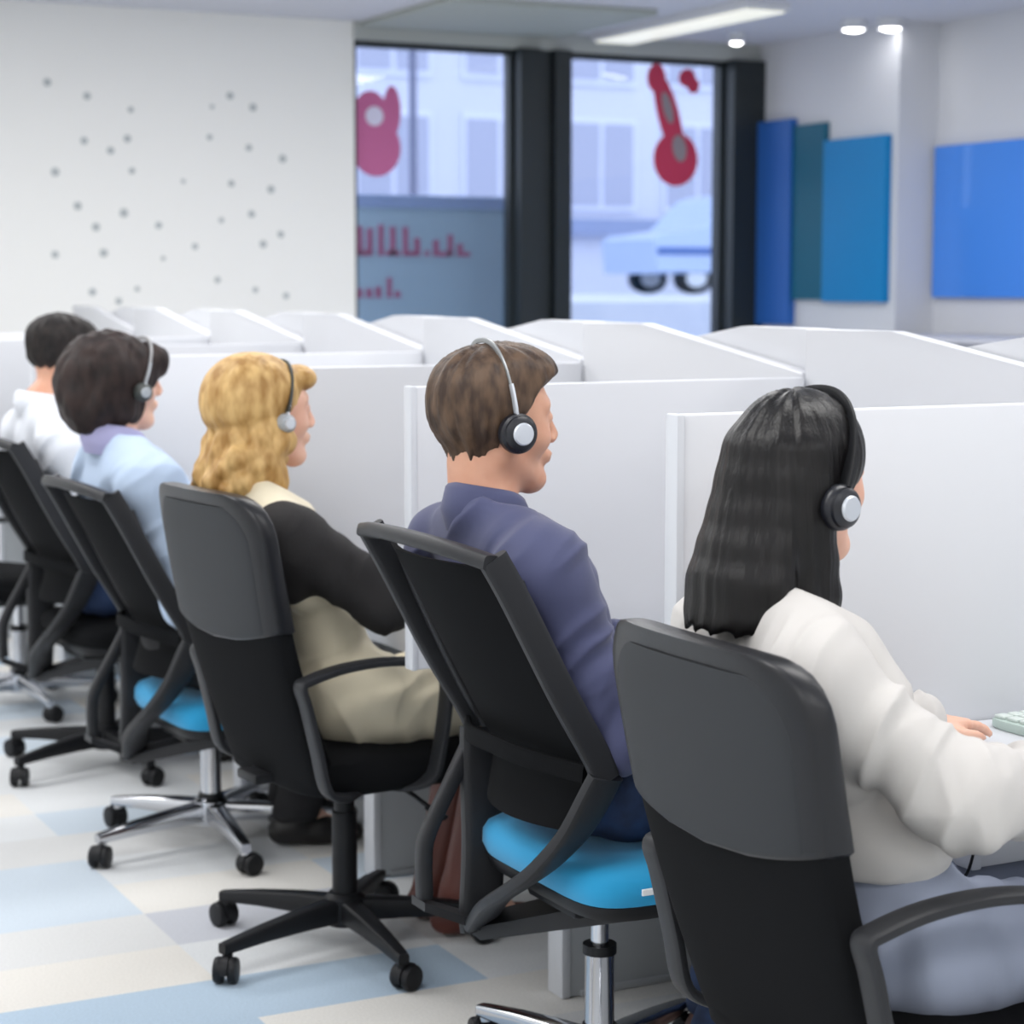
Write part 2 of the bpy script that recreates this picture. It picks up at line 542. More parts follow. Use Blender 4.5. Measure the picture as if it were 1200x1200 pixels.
# ------------------------------------------------------------------ outside the windows
ZS = 1.30     # the street lies higher than the office floor
struct('trim_6', [(-4, 34, 13.0, 44, ZS - 0.2, ZS), (-4, 34, 12.8, 13.0, -0.1, ZS), (-4, 34, YF + 0.25, 12.8, -0.1, -0.02)], mat('pavement', rgb(186, 192, 208), 0.8, var=((1.5, 1.5, 1.5), rgb(200, 204, 216))))
t = empty('street_building', (18, 34, ZS))
bm = bmesh.new(); add_box(bm, [0, 1, 5], [30, 2, 10]); obj('facade', bm, mat('facade', rgb(205, 208, 224), 0.8), t, False)
for i in range(12):
    for j in range(3):
        bm = bmesh.new(); add_box(bm, [-11.5 + i * 2.1, -0.02, 2.35 + j * 2.3], [1.5, 0.08, 1.7])
        w = obj('window', bm, mat('pale_frame', rgb(214, 218, 238), 0.6), t, False)
        for s in (-1, 1):
            bm = bmesh.new(); add_box(bm, [-11.5 + i * 2.1 + s * 0.36, -0.05, 2.35 + j * 2.3], [0.62, 0.06, 1.5]); obj('pane', bm, mat('pane_grey', rgb(168, 172, 194), 0.3), w, False)
bm = bmesh.new(); add_box(bm, [0, -0.1, 1.2], [30, 0.3, 0.3]); obj('ledge', bm, mat('ledge', rgb(140, 152, 186), 0.7), t, False)
tag(t, 'pale lavender building across the street seen through the windows', 'building')
t = empty('street_post', (11.7, 26.0, ZS))
bm = bmesh.new(); add_lathe(bm, [(0, 0), (0.09, 0), (0.09, 0.3), (0.055, 0.35), (0.045, 5.2), (0, 5.2)], 16); obj('post', bm, mat('post_grey', rgb(96, 100, 128), 0.6), t)
bm = bmesh.new(); add_sweep(bm, [(0, 0, 5.1), (0.3, 0, 5.35), (0.9, 0, 5.4)], superell(0.035, 0.035, 2, 10)); obj('arm', bm, mat('post_grey', rgb(96, 100, 128), 0.6), t)
tag(t, 'thin grey post on the street seen through the left window', 'post')

def van(x, y):
    t = empty('parked_van', (x, y, ZS)); t.scale = (0.9, 0.85, 0.64)
    body = mat('van_blue', rgb(172, 190, 224), 0.35, coat=0.5)
    prof = [(-2.1, 0.45), (-2.15, 1.2), (-2.0, 1.32), (-1.25, 1.45), (-0.75, 2.12), (-0.5, 2.24), (1.95, 2.26), (2.15, 2.1), (2.2, 0.6), (2.1, 0.45)]
    bm = bmesh.new()
    add_loft(bm, [[(px, yy, pz * k + (1 - k) * 1.2) for px, pz in prof] for yy, k in ((-0.9, 0.94), (-0.84, 1), (0.84, 1), (0.9, 0.94))])
    obj('van_body', bm, body, t, False)
    bm = bmesh.new(); add_loft(bm, [[(-0.95, yy, 1.5), (-0.62, yy, 2.02), (0.5, yy, 2.04), (0.5, yy, 1.5)] for yy in (-0.93, -0.88)]); obj('side_window', bm, mat('van_glass', rgb(52, 70, 110), 0.1), t, False)
    bm = bmesh.new(); add_loft(bm, [[(0.7, yy, 1.5), (0.7, yy, 2.04), (1.85, yy, 2.02), (1.95, yy, 1.5)] for yy in (-0.93, -0.88)]); obj('side_window', bm, mat('van_glass', rgb(52, 70, 110), 0.1), t, False)
    bm = bmesh.new(); add_box(bm, [0, -0.9, 0.95], [4.2, 0.06, 0.16], 0.02); obj('side_moulding', bm, mat('van_trim', rgb(74, 104, 168), 0.5), t, False)
    for px in (-1.35, 1.35):
        for py in (-0.75, 0.75):
            bm = bmesh.new(); add_lathe(bm, [(0, -0.1), (0.2, -0.1), (0.33, -0.09), (0.34, 0), (0.33, 0.09), (0.2, 0.1), (0, 0.1)], 24, Matrix.Translation((px, py, 0.34)) @ Matrix.Rotation(PI / 2, 4, 'X'))
            w = obj('wheel', bm, M_blk, t)
            bm = bmesh.new(); add_lathe(bm, [(0, -0.11), (0.19, -0.11), (0.19, 0.11), (0, 0.11)], 20, Matrix.Translation((px, py, 0.34)) @ Matrix.Rotation(PI / 2, 4, 'X')); obj('hubcap', bm, M_silver, w)
    return tag(t, 'pale blue van parked on the street outside the right window', 'van')
van(17.0, 26.0)
# pale board with red lettering standing outside the left pane
t = empty('signboard', (4.95, YF + 0.62, -0.02))
M_red = mat('sign_red', rgb(196, 104, 140), 0.6)
bm = bmesh.new(); add_box(bm, [0, 0, 1.25], [1.12, 0.03, 1.34], 0.005); obj('board', bm, mat('sign_pale', rgb(190, 212, 224), 0.6), t, False)
bm = bmesh.new(); add_box(bm, [0, -0.003, 1.90], [1.14, 0.045, 0.07], 0.005); obj('top_rail', bm, mat('sign_rail', rgb(170, 190, 228), 0.6), t, False)
for s in (-1, 1):
    bm = bmesh.new(); add_box(bm, [s * 0.42, 0.02, 0.3], [0.04, 0.04, 0.6]); obj('post', bm, M_dark_frame, t, False)
bm = bmesh.new()
for x, w, h in ((-.44, .03, .16), (-.385, .03, .15), (-.415, .05, .03), (-.325, .028, .17), (-.26, .075, .03), (-.26, .03, .16), (-.19, .028, .16), (-.155, .05, .028), (-.125, .03, .10), (-.07, .022, .03), (-.02, .03, .09), (.03, .07, .026), (.06, .028, .12), (.115, .03, .07), (.15, .04, .024)):
    add_box(bm, [x * 1.1 - 0.02, -0.018, 1.60 + h / 2], [w * 1.1, 0.008, h])
for x, w, h in ((-.44, .025, .05), (-.39, .03, .05), (-.34, .03, .06), (-.28, .025, .11), (-.235, .03, .035)):
    add_box(bm, [x * 1.1 - 0.02, -0.018, 1.37 + h / 2], [w * 1.1, 0.008, h])
obj('lettering', bm, M_red, t, False)
tag(t, 'pale board with blurred red lettering outside the left window', 'sign')

# red stickers on the panes
def sticker(cx, blobs, m, label):
    bm = bmesh.new()
    for n_, (x, z, a, b, rot, mi) in enumerate(blobs):
        ring = [(math.cos(2 * PI * k / 28) * a, math.sin(2 * PI * k / 28) * b) for k in range(28)]
        c, s = math.cos(rot), math.sin(rot)
        off = 0.0012 * n_ + (0.002 if mi else 0.0)
        add_loft(bm, [[(x + u * c - v * s, YF + 0.048 - off - d, z + u * s + v * c) for u, v in ring] for d in (0.0, 0.0025)], True, mi)
    return tag(obj('window_sticker', bm, m, None, False), label, 'sticker')
M_sr = mat('sticker_red', rgb(198, 58, 92), 0.6); M_sg = mat('sticker_grey', rgb(150, 140, 148), 0.6); M_sp = mat('sticker_pink', rgb(190, 100, 150), 0.6); M_sw = mat('sticker_pale', rgb(214, 212, 236), 0.6)
sticker(0, [(6.13, 2.12, .145, .15, 0, 0), (6.08, 2.36, .07, .24, .3, 0), (6.0, 2.56, .06, .08, 0, 0), (6.15, 2.18, .045, .075, .2, 1), (6.07, 2.40, .03, .09, .3, 1)], [M_sr, M_sg], 'large red round sticker with a stem on the right window pane')
sticker(0, [(6.2, 2.57, .055, .05, .4, 0), (6.24, 2.53, .04, .045, 0, 0)], [M_sr, M_sg], 'small red sticker at the top right of the right window pane')
sticker(0, [(4.31, 2.13, .14, .15, 0, 0), (4.28, 2.29, .10, .13, 0, 0), (4.40, 2.32, .05, .13, 0, 0), (4.30, 2.29, .05, .05, 0, 1)], [M_sp, M_sw], 'pink and red figure sticker on the left window pane')

# ------------------------------------------------------------------ cubicles
SP, Y0 = 0.95, 2.598
XD, XT, XS = 1.582, 1.86, 2.475
ORD = ['nearest to the camera', 'second from the camera', 'third from the camera', 'fourth from the camera', 'fifth from the camera', 'sixth from the camera', 'farthest in the row']
WHO = ['beside the long-haired person in white', 'beside the person in the navy shirt', 'beside the blonde person', 'beside the bushy-haired person in light blue', 'beside the short-haired person in the white shirt', 'past the short-haired person in the white shirt', 'at the far end of the row']
def prism(name, pts, x0, x1, m, bevel=0.003):
    bm = bmesh.new()
    add_loft(bm, [[(x, y, z) for y, z in pts] for x in (x0, x1)])
    bmesh.ops.bevel(bm, geom=list(bm.edges), offset=bevel, segments=2, affect='EDGES', profile=0.5)
    return obj(name, bm, m, None, True, 30)
for k in range(7):
    y = Y0 + k * SP
    # divider between two seats
    t = empty('desk_divider', (XD, y, 0.69))
    bm = bmesh.new(); add_box(bm, [(XS - XD) / 2 - 0.002, 0, (1.227 - 0.69) / 2], [XS - XD - 0.004, 0.03, 1.227 - 0.69], 0.004); obj('panel', bm, M_white, t, True)
    bm = bmesh.new(); add_box(bm, [0.006, 0, (1.227 - 0.69) / 2], [0.014, 0.036, 1.229 - 0.69], 0.004); obj('edge_strip', bm, M_edge, t, True)
    tag(t, 'low white desk divider with a straight top, ' + ORD[k], 'divider', 'low desk dividers')
    # support under the worktop joint
    t = empty('desk_support', (1.9, y, 0))
    bm = bmesh.new(); add_box(bm, [0.29, 0, 0.344], [0.55, 0.056, 0.684], 0.003); obj('support_panel', bm, M_leg, t, True)
    bm = bmesh.new(); add_box(bm, [0.008, 0, 0.344], [0.02, 0.062, 0.685], 0.003); obj('front_edge', bm, M_edge, t, True)['label'] = 'white front edge'
    bm = bmesh.new(); add_box(bm, [0.29, 0, 0.008], [0.5, 0.07, 0.014], 0.003); obj('foot_plate', bm, M_leg, t, True)
    tag(t, 'white desk support panel toned grey for shade under the low divider, ' + ORD[k], 'desk support', 'panels carrying the worktops')
    # worktop of the seat on the near side of this divider
    t = empty('desk', (XT, y - SP / 2, 0.69))
    bm = bmesh.new(); add_box(bm, [(XS - XT) / 2, 0, 0.015], [XS - XT, SP - 0.034, 0.03], 0.004); obj('worktop', bm, M_white, t, True)
    bm = bmesh.new(); add_box(bm, [0.17, SP / 2 - 0.2, -0.045], [0.32, 0.33, 0.088], 0.004); d = obj('drawer_box', bm, M_edge, t, True)
    bm = bmesh.new(); add_box(bm, [0.004, SP / 2 - 0.2, -0.045], [0.018, 0.335, 0.092], 0.003); obj('drawer_front', bm, M_edge, d, True)
    tag(t, 'white desk top with a shallow drawer box, ' + WHO[k], 'desk', 'white desks in the row')
for k in range(1, 8):
    y = Y0 + k * SP
    pts = [(y - 0.006, 0.001), (y - 0.006, 1.327), (y - 0.29, 1.327), (y - SP + 0.006, 1.236), (y - SP + 0.006, 0.001)]
    o = prism('desk_screen', pts, XS + 0.002, XS + 0.036, M_white)
    tag(o, 'white screen behind the desks sloping down to the right, ' + (ORD[k - 1]), 'screen', 'sloped screens of the near row')
for k in range(0, 7):
    y = Y0 + k * SP
    pts = [(y + 0.006, 0.001), (y + 0.006, 1.327), (y + 0.29, 1.327), (y + SP - 0.006, 1.236), (y + SP - 0.006, 0.001)]
    o = prism('desk_screen', pts, XS + 0.042, XS + 0.076, M_white)
    tag(o, 'white screen sloping down to the left behind the right-sloping ones, ' + ORD[k], 'screen', 'sloped screens of the row behind')

# ------------------------------------------------------------------ chairs (local: faces +x, column at the origin)
def caster_bm(x, y, z0, ang, chrome):
    """twin wheel caster with its stem; slot 0 = wheel plastic, slot 1 = stem"""
    bm = bmesh.new()
    add_lathe(bm, [(0, z0 + .012), (0.011, z0 + .012), (0.011, 0.052), (0, 0.052)], 14, Matrix.Translation((x, y, 0)), 1)
    R = Matrix.Translation((x, y, 0)) @ Matrix.Rotation(ang, 4, 'Z') @ Matrix.Translation((0.014, 0, 0.0275))
    for s in (-1, 1):
        add_lathe(bm, [(0, -0.010), (0.018, -0.010), (0.026, -0.008), (0.0275, -0.003), (0.0275, 0.004), (0.025, 0.009), (0.012, 0.011), (0, 0.011)], 22,
                  R @ Matrix.Translation((0, s * 0.0145, 0)) @ Matrix.Rotation(PI / 2 * -s, 4, 'X'), 0)
    # hood over the wheels
    hood = []
    for yy in (-0.008, 0.008):
        hood.append([R @ Vector((0.030 * math.cos(a), yy, 0.030 * math.sin(a))) for a in [PI * 1.12 * i / 10 - 0.1 for i in range(11)]] + [R @ Vector((-0.012, yy, 0.0)), R @ Vector((0.012, yy, 0.0))])
    add_loft(bm, hood, True, 0)
    return bm

def star_base(t, a0, m, m_under, chrome, R=0.31, zhub=0.40):
    bm = bmesh.new()
    add_lathe(bm, [(0, 0.055), (0.04, 0.055), (0.044, 0.07), (0.044, 0.115), (0.034, 0.125), (0, 0.125)], 28)
    hub = obj('base_hub', bm, m, t)
    bm = bmesh.new()
    if chrome:
        add_lathe(bm, [(0, 0.12), (0.026, 0.12), (0.026, 0.26), (0.0275, 0.262), (0.0275, 0.275), (0.0, 0.275)], 28)
        add_lathe(bm, [(0, 0.275), (0.016, 0.275), (0.016, zhub), (0, zhub)], 20)
        add_lathe(bm, [(0, 0.118), (0.03, 0.118), (0.03, 0.135), (0, 0.135)], 24, None, 1)
        add_lathe(bm, [(0, 0.262), (0.0295, 0.262), (0.0295, 0.279), (0, 0.279)], 24, None, 1)
    else:
        add_lathe(bm, [(0, 0.12), (0.027, 0.12), (0.027, 0.3), (0.022, 0.302), (0.022, zhub), (0, zhub)], 28)
    obj('gas_column', bm, [m, M_blk] if chrome else [M_blk, M_blk], t)
    for i in range(5):
        a = a0 + i * 2 * PI / 5
        bm = bmesh.new()
        rings = []
        for r, z, hw, hh in ((0.03, 0.088, 0.024, 0.026), (0.12, 0.086, 0.021, 0.022), (0.22, 0.080, 0.017, 0.017), (R - 0.01, 0.072, 0.014, 0.013), (R + 0.014, 0.070, 0.012, 0.011)):
            rings.append([(r * math.cos(a) - u * math.sin(a), r * math.sin(a) + u * math.cos(a), z + v) for u, v in superell(hw, hh, 5, 16)])
        add_loft(bm, rings)
        leg = obj('leg', bm, m, t)
        obj('caster', caster_bm(R * math.cos(a), R * math.sin(a), 0.06, a + 0.7 + i * 1.3, chrome), [M_blk, M_chrome if chrome else M_blk], leg)

def ease(a, b, x):
    x = min(1, max(0, (x - a) / (b - a)))
    return x * x * (3 - 2 * x)

def back_ring(z, zt, infl=0.0, thick=1.0, shift=0.0, cut=1.0, wk=1.0):
    z0 = 0.395
    v = (z - z0) / (0.95 - z0)
    xr = -0.165 - 0.145 * v - 0.02 * math.sin(PI * max(0, min(1, v)))          # rear face, gently bowed
    w = (0.205 + 0.026 * ease(0, 1, v)) * wk
    cr = 0.085
    if z > zt - cr:
        q = (z - (zt - cr)) / cr
        w -= cr * (1 - math.sqrt(max(0, 1 - q * q)))
    if z < z0 + 0.03:
        q = 1 - (z - z0) / 0.03
        w -= 0.03 * (1 - math.sqrt(max(0, 1 - q * q)))
    th = (0.040 - 0.014 * v) * thick
    if z > zt - 0.03:
        th *= 0.55 + 0.45 * math.sqrt(max(0, 1 - ((z - zt + 0.03) / 0.03) ** 2))
    return [(xr + th + b + shift + 0.30 * a * a - 0.020, a, z) for a, b in [(p[0], p[1]) for p in superell(w + infl, th + infl, 4.5, 44)]]

def chair_a(loc, rz, a0, label, group, chrome=False, zt=0.97):
    t = empty('office_chair', loc, rz)
    zs = [0.395, 0.398, 0.405, 0.42, 0.45] + [0.48 + i * 0.03 for i in range(13)] + [zt - .085, zt - .07, zt - 0.05, zt - 0.03, zt - 0.018, zt - 0.009, zt - 0.003, zt]
    bm = bmesh.new(); add_loft(bm, [back_ring(z, zt) for z in zs]); obj('backrest', bm, M_blkf, t)
    zb = 0.735
    hs = [zb, zb + 0.004, zb + 0.012] + [zb + 0.03 + i * 0.03 for i in range(5)] + [zt - .083, zt - .07, zt - 0.05, zt - 0.03, zt - 0.016, zt - 0.006, zt + 0.001, zt + 0.005]
    bm = bmesh.new()
    rings = []
    for i, z in enumerate(hs):
        r = back_ring(z, zt + 0.005, 0.002 if i == 0 else 0.006)
        # the lower hem sags in the middle
        rings.append([(x, y, zz - (0.03 * max(0, 1 - (y / 0.22) ** 2) * max(0, 1 - (z - zb) / 0.12))) for x, y, zz in r])
    add_loft(bm, rings); hp = obj('headrest_pad', bm, M_leather, t); hp['label'] = 'glossy black leather pad wrapped over the top'
    bm = bmesh.new()
    rings = []
    for i, z in enumerate([zb + 0.004, zb + 0.008, zb + 0.02] + [zb + 0.035 + i * 0.025 for i in range(5)] + [zt - .085, zt - .07, zt - .055, zt - .040, zt - .028, zt - .022]):
        e = -0.002 if i == 0 else 0.0
        r = back_ring(z, zt - 0.020, e, 0.5, -0.0085, wk=0.90)
        rings.append([(x, y, zz - (0.03 * max(0, 1 - (y / 0.22) ** 2) * max(0, 1 - (z - zb) / 0.12))) for x, y, zz in r])
    add_loft(bm, rings); rc = obj('rear_cover', bm, M_cover, t); rc['label'] = 'charcoal cover on the upper rear of the backrest'
    # seat
    bm = bmesh.new()
    rings = []
    for z, k in ((0.385, 0.86), (0.388, 0.95), (0.40, 1.0), (0.425, 1.015), (0.445, 1.0), (0.458, 0.94), (0.464, 0.8), (0.466, 0.5)):
        rings.append([(0.045 + x * k, y * k, z + (0.012 if z > 0.44 and x < -0.1 else 0)) for x, y in superell(0.235, 0.222, 5, 40)])
    add_loft(bm, rings); obj('seat', bm, M_blkf, t)
    bm = bmesh.new()
    add_box(bm, [0.02, 0, 0.372], [0.22, 0.17, 0.036], 0.01)
    add_box(bm, [-0.13, 0, 0.405], [0.20, 0.09, 0.022], 0.006)
    obj('seat_plate', bm, M_blk, t)
    bm = bmesh.new(); add_sweep(bm, [(0.05, -0.05, 0.375), (0.06, -0.16, 0.37), (0.075, -0.24, 0.345)], superell(0.005, 0.005, 2, 10)); add_sweep(bm, [(0.072, -0.23, 0.348), (0.085, -0.275, 0.333)], superell(0.011, 0.006, 2, 10)); obj('tilt_lever', bm, M_blk, t)
    for s in (-1, 1):
        bm = bmesh.new()
        y = s * 0.246
        pts = [(-0.08, s * 0.19, 0.392), (-0.13, s * 0.23, 0.395), (-0.172, y, 0.42), (-0.192, y, 0.50), (-0.214, y, 0.59), (-0.226, y, 0.632), (-0.205, y, 0.644), (-0.13, y, 0.660), (-0.03, y, 0.664), (0.07, y, 0.650), (0.105, y, 0.62), (0.105, y, 0.56), (0.09, y, 0.47), (0.075, y * 0.97, 0.415), (0.04, s * 0.20, 0.392), (0.0, s * 0.16, 0.390)]
        add_sweep(bm, pts, superell(0.0085, 0.022, 3.5, 16), up=(0, s, 0.001), smooth=5)
        obj('armrest', bm, M_gplastic, t)
    star_base(t, a0, M_chrome if chrome else M_blk, M_blk, chrome, 0.31, 0.36)
    return tag(t, label, 'chair', group)

def chair_b(loc, rz, a0, label, group, chrome=True, dz=0.0, blue=True):
    t = empty('mesh_back_chair', loc, rz)
    P = lambda x, y, z: (x, y, z + dz)
    prof = superell(0.011, 0.022, 4, 16)
    # side rails: outer rail and slim inner rail with a slot between
    for s in (1, -1):
        bm = bmesh.new()
        add_sweep(bm, [P(-0.325, s * 0.238, 1.0), P(-0.285, s * 0.24, 0.93), P(-0.205, s * 0.24, 0.78), P(-0.142, s * 0.236, 0.675), P(-0.122, s * 0.233, 0.632)], superell(0.011, 0.024, 4, 16), up=(1, 0, 0.45))
        add_sweep(bm, [P(-0.272, s * 0.212, 0.955), P(-0.235, s * 0.212, 0.87), P(-0.165, s * 0.212, 0.73), P(-0.112, s * 0.214, 0.64)], superell(0.010, 0.013, 4, 16), up=(1, 0, 0.45))
        obj('back_rail', bm, M_gplastic, t)
    bm = bmesh.new()
    add_sweep(bm, [P(-0.325, 0.244, 0.992), P(-0.348, 0.14, 1.004), P(-0.356, 0.0, 1.008), P(-0.348, -0.14, 1.004), P(-0.325, -0.244, 0.992)], superell(0.022, 0.013, 4, 16), up=(0.2, 0, 1))
    obj('top_rail', bm, M_gplastic, t)
    # mesh panel: thin bowed sheet with thickness
    bm = bmesh.new()
    rings = []
    for i in range(15):
        v = i / 14
        z = 0.53 + (0.978 - 0.53) * v
        x = -0.11 - 0.205 * max(0, (z - 0.60) / 0.38) ** 1.0 - 0.045 * max(0, (0.62 - z) / 0.1)
        w = 0.205 if z > 0.62 else 0.205 - 0.05 * (0.62 - z) / 0.1
        ring = []
        for j in range(13):
            u = -1 + j / 6
            ring.append((x + 0.012 - 0.045 * (1 - u * u), u * w, z + dz))
        for j in range(12, -1, -1):
            u = -1 + j / 6
            ring.append((x + 0.022 - 0.045 * (1 - u * u), u * w, z + dz))
        rings.append(ring)
    add_loft(bm, rings); obj('mesh_back', bm, M_blkf, t)
    # lumbar support behind the mesh
    bm = bmesh.new()
    add_sweep(bm, [P(-0.15, 0.215, 0.64), P(-0.200, 0.1, 0.65), P(-0.212, 0, 0.655), P(-0.200, -0.1, 0.65), P(-0.15, -0.215, 0.64)], superell(0.006, 0.016, 4, 14), up=(0, 0, 1))
    obj('lumbar_support', bm, M_blkf, t)
    # bracket: beam below the left rail, loop behind it, right strut bending in under the seat
    bm = bmesh.new()
    add_sweep(bm, [P(-0.115, 0.232, 0.63), P(-0.12, 0.222, 0.55), P(-0.125, 0.205, 0.42), P(-0.135, 0.195, 0.30), P(-0.135, 0.19, 0.268)], superell(0.015, 0.040, 4, 16), up=(1, 0, 0.1))
    obj('back_beam', bm, M_gplastic, t)
    bm = bmesh.new()
    add_sweep(bm, [P(-0.125, 0.236, 0.62), P(-0.175, 0.226, 0.54), P(-0.232, 0.206, 0.455), P(-0.243, 0.202, 0.41), P(-0.243, 0.2, 0.338)], superell(0.014, 0.014, 4, 14), up=(1, 0, 0.2), smooth=5)
    obj('loop_bar', bm, M_gplastic, t)
    bm = bmesh.new()
    add_sweep(bm, [P(-0.122, -0.234, 0.638), P(-0.150, -0.19, 0.545), P(-0.175, -0.13, 0.475), P(-0.188, -0.06, 0.425), P(-0.185, 0.03, 0.375), P(-0.16, 0.12, 0.325), P(-0.14, 0.185, 0.285)], superell(0.012, 0.034, 4, 16), up=(1, 0, 0.3), smooth=5)
    obj('back_strut', bm, M_gplastic, t)
    bm = bmesh.new()
    add_loft(bm, [[P(x, y, z + d) for x, y, z in ((-0.258, 0.222, 0.325), (-0.258, 0.165, 0.325), (-0.12, 0.165, 0.262), (-0.105, 0.222, 0.262))] for d in (0, 0.016)])
    add_loft(bm, [[P(x, y, z) for x, y, z in ((-0.15, 0.225, 0.262), (-0.15, 0.165, 0.258), (0.02, -0.10, 0.345), (0.10, 0.02, 0.345))], [P(x, y, z) for x, y, z in ((-0.15, 0.225, 0.285), (-0.15, 0.165, 0.283), (0.02, -0.10, 0.385), (0.10, 0.02, 0.385))]])
    obj('base_plate', bm, M_gplastic, t)
    # seat
    bm = bmesh.new()
    rings = []
    for z, k in ((0.398, 0.88), (0.402, 0.95), (0.415, 0.985), (0.426, 0.985)):
        rings.append([P(0.085 + x * k, y * k, z - 0.014) for x, y in superell(0.225, 0.235, 6, 40)])
    add_loft(bm, rings); obj('seat_pan', bm, M_blk, t)
    bm = bmesh.new()
    rings = []
    for z, k in ((0.424, 0.95), (0.428, 0.99), (0.445, 1.02), (0.468, 1.015), (0.482, 0.98), (0.49, 0.91), (0.495, 0.75), (0.496, 0.4)):
        rings.append([P(0.085 + x * k, y * k, z - 0.014) for x, y in superell(0.225, 0.235, 6, 44)])
    add_loft(bm, rings); st = obj('seat', bm, M_blue if blue else M_blkf, t)
    if blue:
        st['label'] = 'turquoise seat cushion'
        bm = bmesh.new(); add_box(bm, P(-0.04, -0.2405, 0.440), [0.035, 0.004, 0.011], 0.001); obj('care_tag', bm, M_tagw, st, False)
    bm = bmesh.new(); add_box(bm, P(0.02, 0, 0.378), [0.24, 0.18, 0.045], 0.012); add_sweep(bm, [P(0.04, -0.08, 0.375), P(0.05, -0.2, 0.372), P(0.055, -0.25, 0.366)], superell(0.008, 0.006, 2.5, 10)); obj('tilt_mechanism', bm, M_blk, t)
    star_base(t, a0, M_chrome if chrome else M_blk, M_blk, chrome, 0.315, 0.36 + dz)
    return tag(t, label, 'chair', group)

GA, GB = 'high backed chairs with leather topped backs', 'mesh backed chairs with slanting rails'
D2R = math.radians
chair_a((1.69, 2.20, 0), 0.0, D2R(40), 'big black high-backed office chair nearest the camera, under the person in the white blouse', GA)
chair_b((1.72, 3.05, 0), 0.0, D2R(175), 'black mesh-backed chair with a turquoise seat under the person in the navy shirt', GB)
chair_a((1.640, 4.02, 0), D2R(6), D2R(191), 'black high-backed office chair with black star base behind the blonde person', GA, zt=1.005)
chair_b((1.655, 4.95, 0), D2R(2), D2R(192), 'black mesh-backed chair with chrome base and turquoise seat under the light blue shirted person', GB, dz=-0.07)
chair_b((1.66, 5.92, 0), D2R(4), D2R(200), 'dark mesh-backed chair with a black base under the person in the white shirt', GB, chrome=False, dz=-0.02, blue=False)
chair_a((1.64, 6.90, 0), D2R(-8), D2R(210), 'black chair at the left edge, farthest back in the row', GA, chrome=True, zt=0.92)

# ------------------------------------------------------------------ people
def skin_mat(name, col, col2):
    return mat(name, col, 0.5, var=((14, 14, 14), col2), sss=0.12)
M_skin1 = skin_mat('skin_light', rgb(226, 182, 160), rgb(218, 168, 146))
M_skin2 = skin_mat('skin_tan', rgb(214, 164, 138), rgb(204, 150, 124))
M_eye = mat('eye_white', rgb(230, 228, 224), 0.2)
M_iris = mat('iris', rgb(52, 38, 30), 0.2)

def lerp(a, b, t):
    return tuple(a[i] + (b[i] - a[i]) * t for i in range(3))

class Head:
    def __init__(self, c, yaw=0.0, pitch=0.0, s=1.0, roll=0.0):
        self.c = Vector(c); self.s = s
        self.R = (Matrix.Rotation(math.radians(yaw), 3, 'Z') @ Matrix.Rotation(math.radians(pitch), 3, 'Y') @ Matrix.Rotation(math.radians(roll), 3, 'X'))
        self.Rn = np.array(self.R)
    def p(self, x, y, z):
        return self.c + self.R @ (Vector((x, y, z)) * self.s)
    def local(self, V):
        return ((V - np.array(self.c)) @ self.Rn) / self.s
    def ell(self, F, c, r, k=0.012, op='u', R=None):
        RR = self.Rn if R is None else self.Rn @ np.array(R)
        F.ell(self.p(*c), [q * self.s for q in r], RR, k, op)
    def rc(self, F, a, b, r1, r2, k=0.012, op='u'):
        F.rc(self.p(*a), self.p(*b), r1 * self.s, r2 * self.s, k, op)

def skull(F, h):
    h.ell(F, (-0.016, 0, 0.033), (0.097, 0.076, 0.082))
    h.ell(F, (0.030, 0, 0.012), (0.060, 0.066, 0.082), 0.02)
    h.rc(F, (-0.028, 0, -0.02), (-0.024, 0, -0.09), 0.056, 0.049, 0.025)

def face(F, h):
    skull(F, h)
    for s in (-1, 1):
        h.rc(F, (-0.005, s * 0.054, -0.048), (0.062, s * 0.014, -0.090), 0.017, 0.016, 0.025)
        h.ell(F, (0.055, s * 0.036, -0.022), (0.028, 0.024, 0.026), 0.02)
        h.rc(F, (0.084, s * 0.012, 0.036), (0.066, s * 0.050, 0.034), 0.009, 0.007, 0.014)
        h.ell(F, (0.094, s * 0.032, 0.014), (0.016, 0.017, 0.012), None or 0.012, 's')
        h.ell(F, (0.079, s * 0.031, 0.014), (0.0115, 0.0135, 0.0115), 0.004)
        h.ell(F, (0.100, s * 0.0105, -0.024), (0.009, 0.008, 0.007), 0.008)
        # ear
        Re = Matrix.Rotation(math.radians(-12), 3, 'Y') @ Matrix.Rotation(math.radians(-s * 18), 3, 'Z')
        h.ell(F, (-0.006, s * 0.078, 0.002), (0.019, 0.007, 0.031), 0.008, 'u', Re)
        h.ell(F, (0.002, s * 0.086, 0.003), (0.010, 0.006, 0.017), 0.006, 's', Re)
        h.ell(F, (0.002, s * 0.075, -0.026), (0.010, 0.006, 0.009), 0.006)
    h.rc(F, (0.030, 0, -0.055), (0.068, 0, -0.091), 0.040, 0.021, 0.03)
    h.ell(F, (0.078, 0, -0.092), (0.014, 0.017, 0.013), 0.014)
    h.rc(F, (0.086, 0, 0.028), (0.108, 0, -0.016), 0.0075, 0.0105, 0.012)
    h.ell(F, (0.086, 0, -0.052), (0.014, 0.026, 0.016), 0.014)
    h.ell(F, (0.0960, 0, -0.048), (0.0085, 0.021, 0.0050), 0.005)
    h.ell(F, (0.0940, 0, -0.0585), (0.0085, 0.018, 0.0058), 0.005)
    h.rc(F, (0.104, -0.016, -0.0535), (0.104, 0.016, -0.0535), 0.0022, 0.0022, 0.003, 's')

